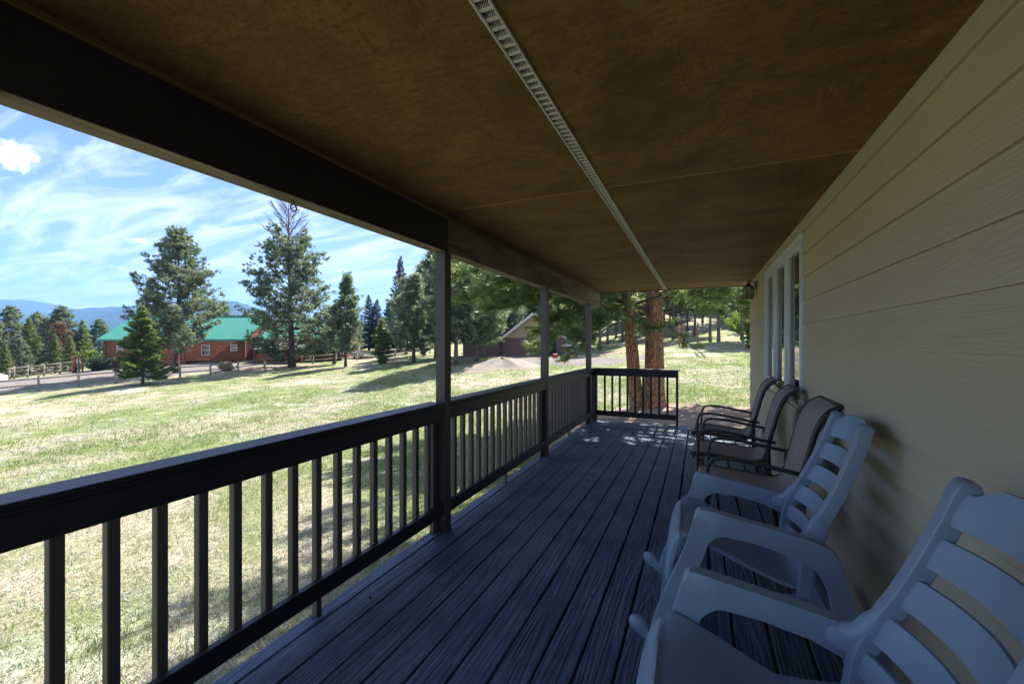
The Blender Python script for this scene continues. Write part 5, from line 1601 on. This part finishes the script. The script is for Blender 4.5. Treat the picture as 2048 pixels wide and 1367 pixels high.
for px, h, mt, lab in ((152.5, 1.75, 'blue_grey', 'grey steel gate post right of the red brown gate post'), (158, 1.35, 'blue_grey', 'short grey steel post beside the taller steel gate post'), (165, 1.8, 'red_post', 'thin rusty post in front of the bright green shrub')):
    p = frame_at('gate_post', px, 45.3); tag(p, lab, 'post')
    V, F = tube_data([(0, 0, -0.3), (0, 0, h)], 0.075, 0.075, (0, 1, 0), 10); mesh_obj('shaft', V, F, MAT[mt], p, True)
    V, F = lathe_data([(0.085, h), (0.085, h + 0.02), (0.01, h + 0.05)], 10); mesh_obj('cap', V, F, MAT[mt], p)
for px, D, h, lab in ((1358.5, 37.5, 1.85, 'orange wooden pole on the slope, left of the close pair'), (1366.5, 38.3, 1.85, 'orange wooden pole on the slope, right of the close pair'), (1395.5, 38.5, 1.95, 'single orange wooden pole on the slope, right of the pair')):
    p = frame_at('wooden_pole', px, D); tag(p, lab, 'pole', 'orange poles on the slope')
    V, F = tube_data([(0, 0, -0.3), (0.01, 0, h * 0.5), (0, 0, h)], np.array([0.065, 0.06, 0.055]), np.array([0.065, 0.06, 0.055]), (0, 1, 0), 10); mesh_obj('shaft', V, F, MAT['pole_orange'], p, True)
    V, F = lathe_data([(0.057, h), (0.05, h + 0.02), (0.01, h + 0.03)], 10); mesh_obj('cap', V, F, MAT['log_end'], p)

# ------------------------------------------------------------------ barn, shed and yard things
BD = 43.0
barn = frame_at('barn', 1005, BD, 0.0)
tag(barn, 'brown and tan board sided barn with steep gable behind the pine boughs', 'barn')
bw = lx_(1130, 1005, BD); bz = ground_at(1040, BD).z - 0.25
z_mid = pz(675, BD); n_c = 9
ch = (z_mid - bz) / n_c
box('core', (0.02, bw - 0.02), (0.06, 7), (bz - 0.8, z_mid + 0.2), MAT['barn_brown'], barn, 0)
def lap(name, x0, x1, z0, h, mat, y=0.0):
    V = [(x0, y - 0.075, z0), (x1, y - 0.075, z0), (x1, y + 0.0, z0 + h), (x0, y + 0.0, z0 + h), (x0, y + 0.05, z0), (x1, y + 0.05, z0), (x1, y + 0.05, z0 + h), (x0, y + 0.05, z0 + h)]
    return mesh_obj(name, V, [(0,1,2,3), (5,4,7,6), (0,4,5,1), (1,5,6,2), (2,6,7,3), (3,7,4,0)], mat, barn)
for k in range(n_c):
    lap('siding_board', lx_(925, 1005, BD), 0.0 - 0.002, bz + k * ch, ch * 0.97, MAT['barn_brown'], 0.35)
    lap('siding_board', 0.0, lx_(1069, 1005, BD), bz + k * ch, ch * 0.97, MAT['barn_brown'])
    lap('siding_board', lx_(1112, 1005, BD), bw, bz + k * ch, ch * 0.97, MAT['barn_brown'])
box('door_opening', (lx_(1069, 1005, BD) + 0.01, lx_(1112, 1005, BD) - 0.01), (0.02, 0.055), (bz, z_mid - 0.25), MAT['dark_room'], barn, 0)
box('door_header', (lx_(1069, 1005, BD), lx_(1112, 1005, BD)), (-0.04, 0.05), (z_mid - 0.249, z_mid), MAT['barn_brown'], barn, 0.01)
# tan gable boards, each cut to the rake
pk = bw / 2; rise = bw / 2 * 0.74
nt = 14
for k in range(nt):
    h = rise / nt
    za = z_mid + k * h; inset = k * h / 0.74
    if bw - 2 * inset < 0.3: break
    lap('gable_board', inset + h * 0.5, bw - inset - h * 0.5, za, h * 0.97, MAT['barn_tan'])
def slab(name, A_, B_, y0, y1, th, mat):
    (xa, za), (xb, zb) = A_, B_
    d = unit(np.array([xb - xa, zb - za])); nx, nz = -d[1] * th, d[0] * th
    V = [(xa, y0, za), (xb, y0, zb), (xb + nx, y0, zb + nz), (xa + nx, y0, za + nz)]
    V += [(x, y1, z) for x, y, z in V]
    return mesh_obj(name, V, [(3,2,1,0), (4,5,6,7), (0,1,5,4), (1,2,6,5), (2,3,7,6), (3,0,4,7)], mat, barn)
slab('roof', (-0.35, z_mid - 0.34), (pk, z_mid + rise), -0.45, 7.3, 0.12, MAT['grey_shingle'])
slab('roof', (pk, z_mid + rise), (bw + 0.35, z_mid - 0.34), -0.45, 7.3, 0.12, MAT['grey_shingle'])
slab('rake_board', (-0.35, z_mid - 0.42), (pk, z_mid + rise - 0.02), -0.5, -0.46, 0.24, MAT['light_trim'])
slab('rake_board', (pk, z_mid + rise - 0.02), (bw + 0.35, z_mid - 0.42), -0.5, -0.46, 0.24, MAT['light_trim'])
box('lean_to', (lx_(925, 1005, BD) + 0.02, -0.01), (0.41, 6), (bz - 0.8, z_mid + 0.1), MAT['barn_brown'], barn, 0)
slab('lean_to_roof', (lx_(918, 1005, BD), z_mid - 0.05), (-0.02, z_mid + 0.45), 0.1, 6.2, 0.1, MAT['grey_shingle'])

sh = frame_at('storage_shed', 1130, 40.5)
tag(sh, 'low blue grey storage shed with dark doors behind the second and third posts', 'shed')
sw_ = lx_(1178, 1130, 40.5)
box('dark_door', (0.05, sw_ * 0.47), (-0.04, 0.02), (0.0, 0.92), MAT['dark_blue'], sh, 0.01)
box('wall', (0, sw_), (0.025, 1.6), (-0.3, 1.0), MAT['blue_grey'], sh, 0.02)
box('roof', (-0.1, sw_ + 0.1), (-0.15, 1.75), (1.001, 1.08), MAT['light_trim'], sh, 0.02)
box('door_handle', (sw_ * 0.22, sw_ * 0.22 + 0.03), (-0.07, -0.041), (0.55, 0.8), MAT['light_trim'], sh, 0.005)
for k in range(4):
    x = sw_ * (0.5 + 0.12 * k)
    box('wall_rib', (x, x + 0.05), (-0.01, 0.024), (0, 0.99), MAT['blue_grey'], sh, 0.005)
for px, D, s, lab in ((1110, 38.4, 1.0, 'round orange tub on the gravel, left of the two'), (1143.5, 38.8, 1.0, 'round orange tub on the gravel in front of the dark shed door')):
    t_ = frame_at('orange_tub', px, D); tag(t_, lab, 'tub', 'orange tubs by the shed')
    V, F = lathe_data([(0.16, 0.05), (0.21, 0.07), (0.245, 0.2), (0.24, 0.34), (0.20, 0.42), (0.17, 0.44), (0.15, 0.40), (0.15, 0.2)], 14)
    mesh_obj('body', V, F, MAT['orange_plastic'], t_, True)
    for j in range(8):
        a = j / 8 * 6.283
        pts = [(r * math.cos(a), r * math.sin(a), z) for r, z in ((0.21, 0.08), (0.25, 0.2), (0.245, 0.34), (0.205, 0.42))]
        V, F = tube_data(pts, 0.018, 0.012, (0, 0, 1), 5); mesh_obj('rib', V, F, MAT['log_end'], t_)
# propane tank
tk = frame_at('propane_tank', 715, 52)
tag(tk, 'pale grey propane tank lying behind the fence near the small firs', 'tank')
a = np.linspace(-math.pi / 2, math.pi / 2, 9)
prof = [(0.36 * math.cos(q) + 1e-3, -0.5 + 0.3 * math.sin(q)) for q in a[:5]] + [(0.36 * math.cos(q) + 1e-3, 0.5 + 0.3 * math.sin(q)) for q in a[4:]]
V, F = lathe_data(prof, 18)
mesh_obj('shell', np.column_stack([V[:, 2], V[:, 0], V[:, 1] + 0.55]), F, MAT['tank_white'], tk, True)
V, F = lathe_data([(0.12, 0.88), (0.14, 0.9), (0.14, 1.0), (0.02, 1.04)], 12); mesh_obj('dome', V, F, MAT['tank_white'], tk, True)
for x in (-0.4, 0.4): box('saddle', (x - 0.08, x + 0.08), (-0.3, 0.3), (-0.1, 0.26), MAT['grey_shingle'], tk, 0.02)

def car(px, D, rz, paint, lab, van=False):
    root = frame_at('parked_car', px, D); root.rotation_euler = (0, 0, TH + rz)
    tag(root, lab, 'car')
    body = [(-2.2, 0.35), (-2.25, 0.62), (-2.15, 0.85), (-1.3, 0.95), (-0.75, 1.38), (-0.45, 1.48), (0.9, 1.5), (1.35, 1.42), (1.85, 1.0), (2.2, 0.92), (2.25, 0.6), (2.2, 0.35)]
    o = prism_xz('body', body, -0.85, 0.85, MAT[paint], root, 0.08, 3)
    glass = [(-1.12, 0.98), (-0.70, 1.33), (-0.42, 1.41), (0.88, 1.42), (1.28, 1.35), (1.62, 1.02)]
    for s in (-1, 1):
        y0, y1 = sorted((s * 0.835, s * 0.858)); prism_xz('side_window', glass, y0, y1, MAT['glass'], root, 0)
        for x in (-1.4, 1.4):
            V, F = lathe_data([(0.2, -0.1), (0.32, -0.1), (0.34, -0.06), (0.34, 0.06), (0.32, 0.1), (0.2, 0.1), (0.18, 0.07)], 18)
            w = mesh_obj('wheel', np.column_stack([V[:, 0] + x, s * (V[:, 2] + 0.78), V[:, 1] + 0.34]), F, MAT['tyre'], root, True)
            V, F = lathe_data([(0.19, 0.075), (0.17, 0.085), (0.05, 0.105), (0.01, 0.105)], 14)
            mesh_obj('rim', np.column_stack([V[:, 0] + x, s * (V[:, 2] + 0.78), V[:, 1] + 0.34]), F, MAT['vent_metal'], w, True)
    for s in (-1, 1):
        box('headlight', (-2.262, -2.2), (s * 0.62 - 0.15, s * 0.62 + 0.15), (0.62, 0.76), MAT['light_trim'], root, 0.02)
        box('tail_light', (2.2, 2.262), (s * 0.66 - 0.1, s * 0.66 + 0.1), (0.62, 0.84), MAT['red_post'], root, 0.02)
    return root
car(-52, 39.5, math.pi, 'car_white', 'white car parked on the gravel, only its rear showing at the left edge')
car(650, 50.0, 0.15, 'car_black', 'black car parked under the pines at the right wing of the log house')

# ------------------------------------------------------------------ ground cover on the lawn
def patch(x, y):
    return (np.sin(x * 0.55 + 1.3) * np.sin(y * 0.48 + 0.4) + 0.6 * np.sin(x * 1.31 + y * 0.9) + 0.5 * np.sin(x * 2.3 - y * 1.7 + 2.0) * np.sin(y * 2.9 + x))
def cover(name, count, r0, r1, hmin, hmax, width, lean, mat, lab, keep, seed, per=4, power=1.0):
    rg = np.random.default_rng(seed)
    a = np.pi / 2 + TH + np.radians(rg.uniform(-38, 55, count))
    u = rg.uniform(0, 1, count)
    r = r0 * (r1 / r0) ** (u ** power)
    x, y = r * np.cos(a), r * np.sin(a)
    ok = keep(x, y, rg) & ~((x > -1.97) & (x < 8) & (y < 8.3))
    ok &= ~((x > -2.9) & (x < 2.2) & (y > 8.3) & (y < 12.6))
    x, y = x[ok], y[ok]
    n = len(x)
    z = G(x, y)
    base = np.column_stack([x, y, z])
    D_ = np.hypot(x, y)
    grow = np.clip(D_ / 7, 1, 3.2)
    P = np.repeat(base, per, 0) + np.column_stack([rg.normal(0, 0.028, n * per) * np.repeat(grow, per), rg.normal(0, 0.028, n * per) * np.repeat(grow, per), np.full(n * per, -0.01)])
    m = len(P)
    h = rg.uniform(hmin, hmax, m) * np.repeat(np.clip(D_ / 12, 1, 1.5), per)
    az = rg.uniform(0, 6.283, m)
    d = np.column_stack([np.cos(az), np.sin(az)]) * (h * rg.uniform(0.2, lean, m))[:, None]
    w = width * np.repeat(grow, per) * rg.uniform(0.7, 1.3, m)
    pa = az + np.pi / 2 + rg.normal(0, 0.5, m)
    pr = np.column_stack([np.cos(pa), np.sin(pa)]) * (w / 2)[:, None]
    tip = P + np.column_stack([d, h])
    V = np.stack([np.column_stack([P[:, :2] - pr, P[:, 2]]), np.column_stack([P[:, :2] + pr, P[:, 2]]), tip], 1).reshape(-1, 3)
    o = fast_mesh(name, V, np.arange(len(V)).reshape(-1, 3), mat)
    tag(o, lab, name.split('_')[-1], None, 'stuff')
cover('green_grass', 95000, 2.1, 42, 0.025, 0.095, 0.0075, 0.9, MAT['blade_green'], 'short green grass growing across the lawn', lambda x, y, rg: (patch(x, y) + rg.normal(0, 0.35, len(x))) > 0.0, 91, 4, 0.9)
cover('sage_plants', 32000, 2.1, 32, 0.02, 0.05, 0.016, 1.4, MAT['blade_sage'], 'low silvery sage leaves in pale patches on the lawn', lambda x, y, rg: (patch(x, y) + rg.normal(0, 0.25, len(x))) < -0.35, 92, 5, 0.9)
cover('dry_grass', 26000, 2.1, 34, 0.02, 0.07, 0.006, 1.6, MAT['blade_dry'], 'dry straw coloured grass scattered over the lawn', lambda x, y, rg: rg.uniform(0, 1, len(x)) < 0.75, 93, 4, 0.9)

# pine needles and grit blown onto the deck
def litter():
    rg = np.random.default_rng(95)
    n = 420
    x = rg.uniform(-1.85, 0.7, n); y = rg.uniform(0.6, 8.15, n) ** 1.0
    a = rg.uniform(0, 6.283, n); L = rg.uniform(0.01, 0.055, n); w = np.full(n, 0.0011)
    grit = rg.uniform(0, 1, n) < 0.45
    L[grit] = rg.uniform(0.003, 0.008, grit.sum()); w[grit] = L[grit] * 0.8
    d = np.column_stack([np.cos(a), np.sin(a)]); q = np.column_stack([-np.sin(a), np.cos(a)])
    P = np.column_stack([x, y])
    A_, B_, C_ = P - q * w[:, None], P + q * w[:, None], P + d * L[:, None]
    z = np.full(n, 0.0045)
    V = np.stack([np.column_stack([A_, z]), np.column_stack([B_, z]), np.column_stack([C_, z + 0.001])], 1).reshape(-1, 3)
    o = fast_mesh('needle_litter', V, np.arange(len(V)).reshape(-1, 3), MAT['blade_dry'])
    tag(o, 'loose dry pine needles and grit lying on the deck boards', 'litter', None, 'stuff')
litter()

# ------------------------------------------------------------------ air
def build_haze():
    bm = box_bm(-7000, 7000, -1500, 7600, -60, 620)
    n = N('air'); n.n.remove(n.b)
    pv = n.new('ShaderNodeVolumePrincipled')
    pv.inputs['Color'].default_value = (0.24, 0.50, 1.0, 1)
    pv.inputs['Density'].default_value = 0.0002
    n.l.new(pv.outputs[0], n.out.inputs['Volume'])
    n.m.cycles.homogeneous_volume = True
    o = bm_obj('haze', bm, n.m)
    tag(o, 'thin blue distance haze over the valley', 'haze', None, 'stuff')
build_haze()
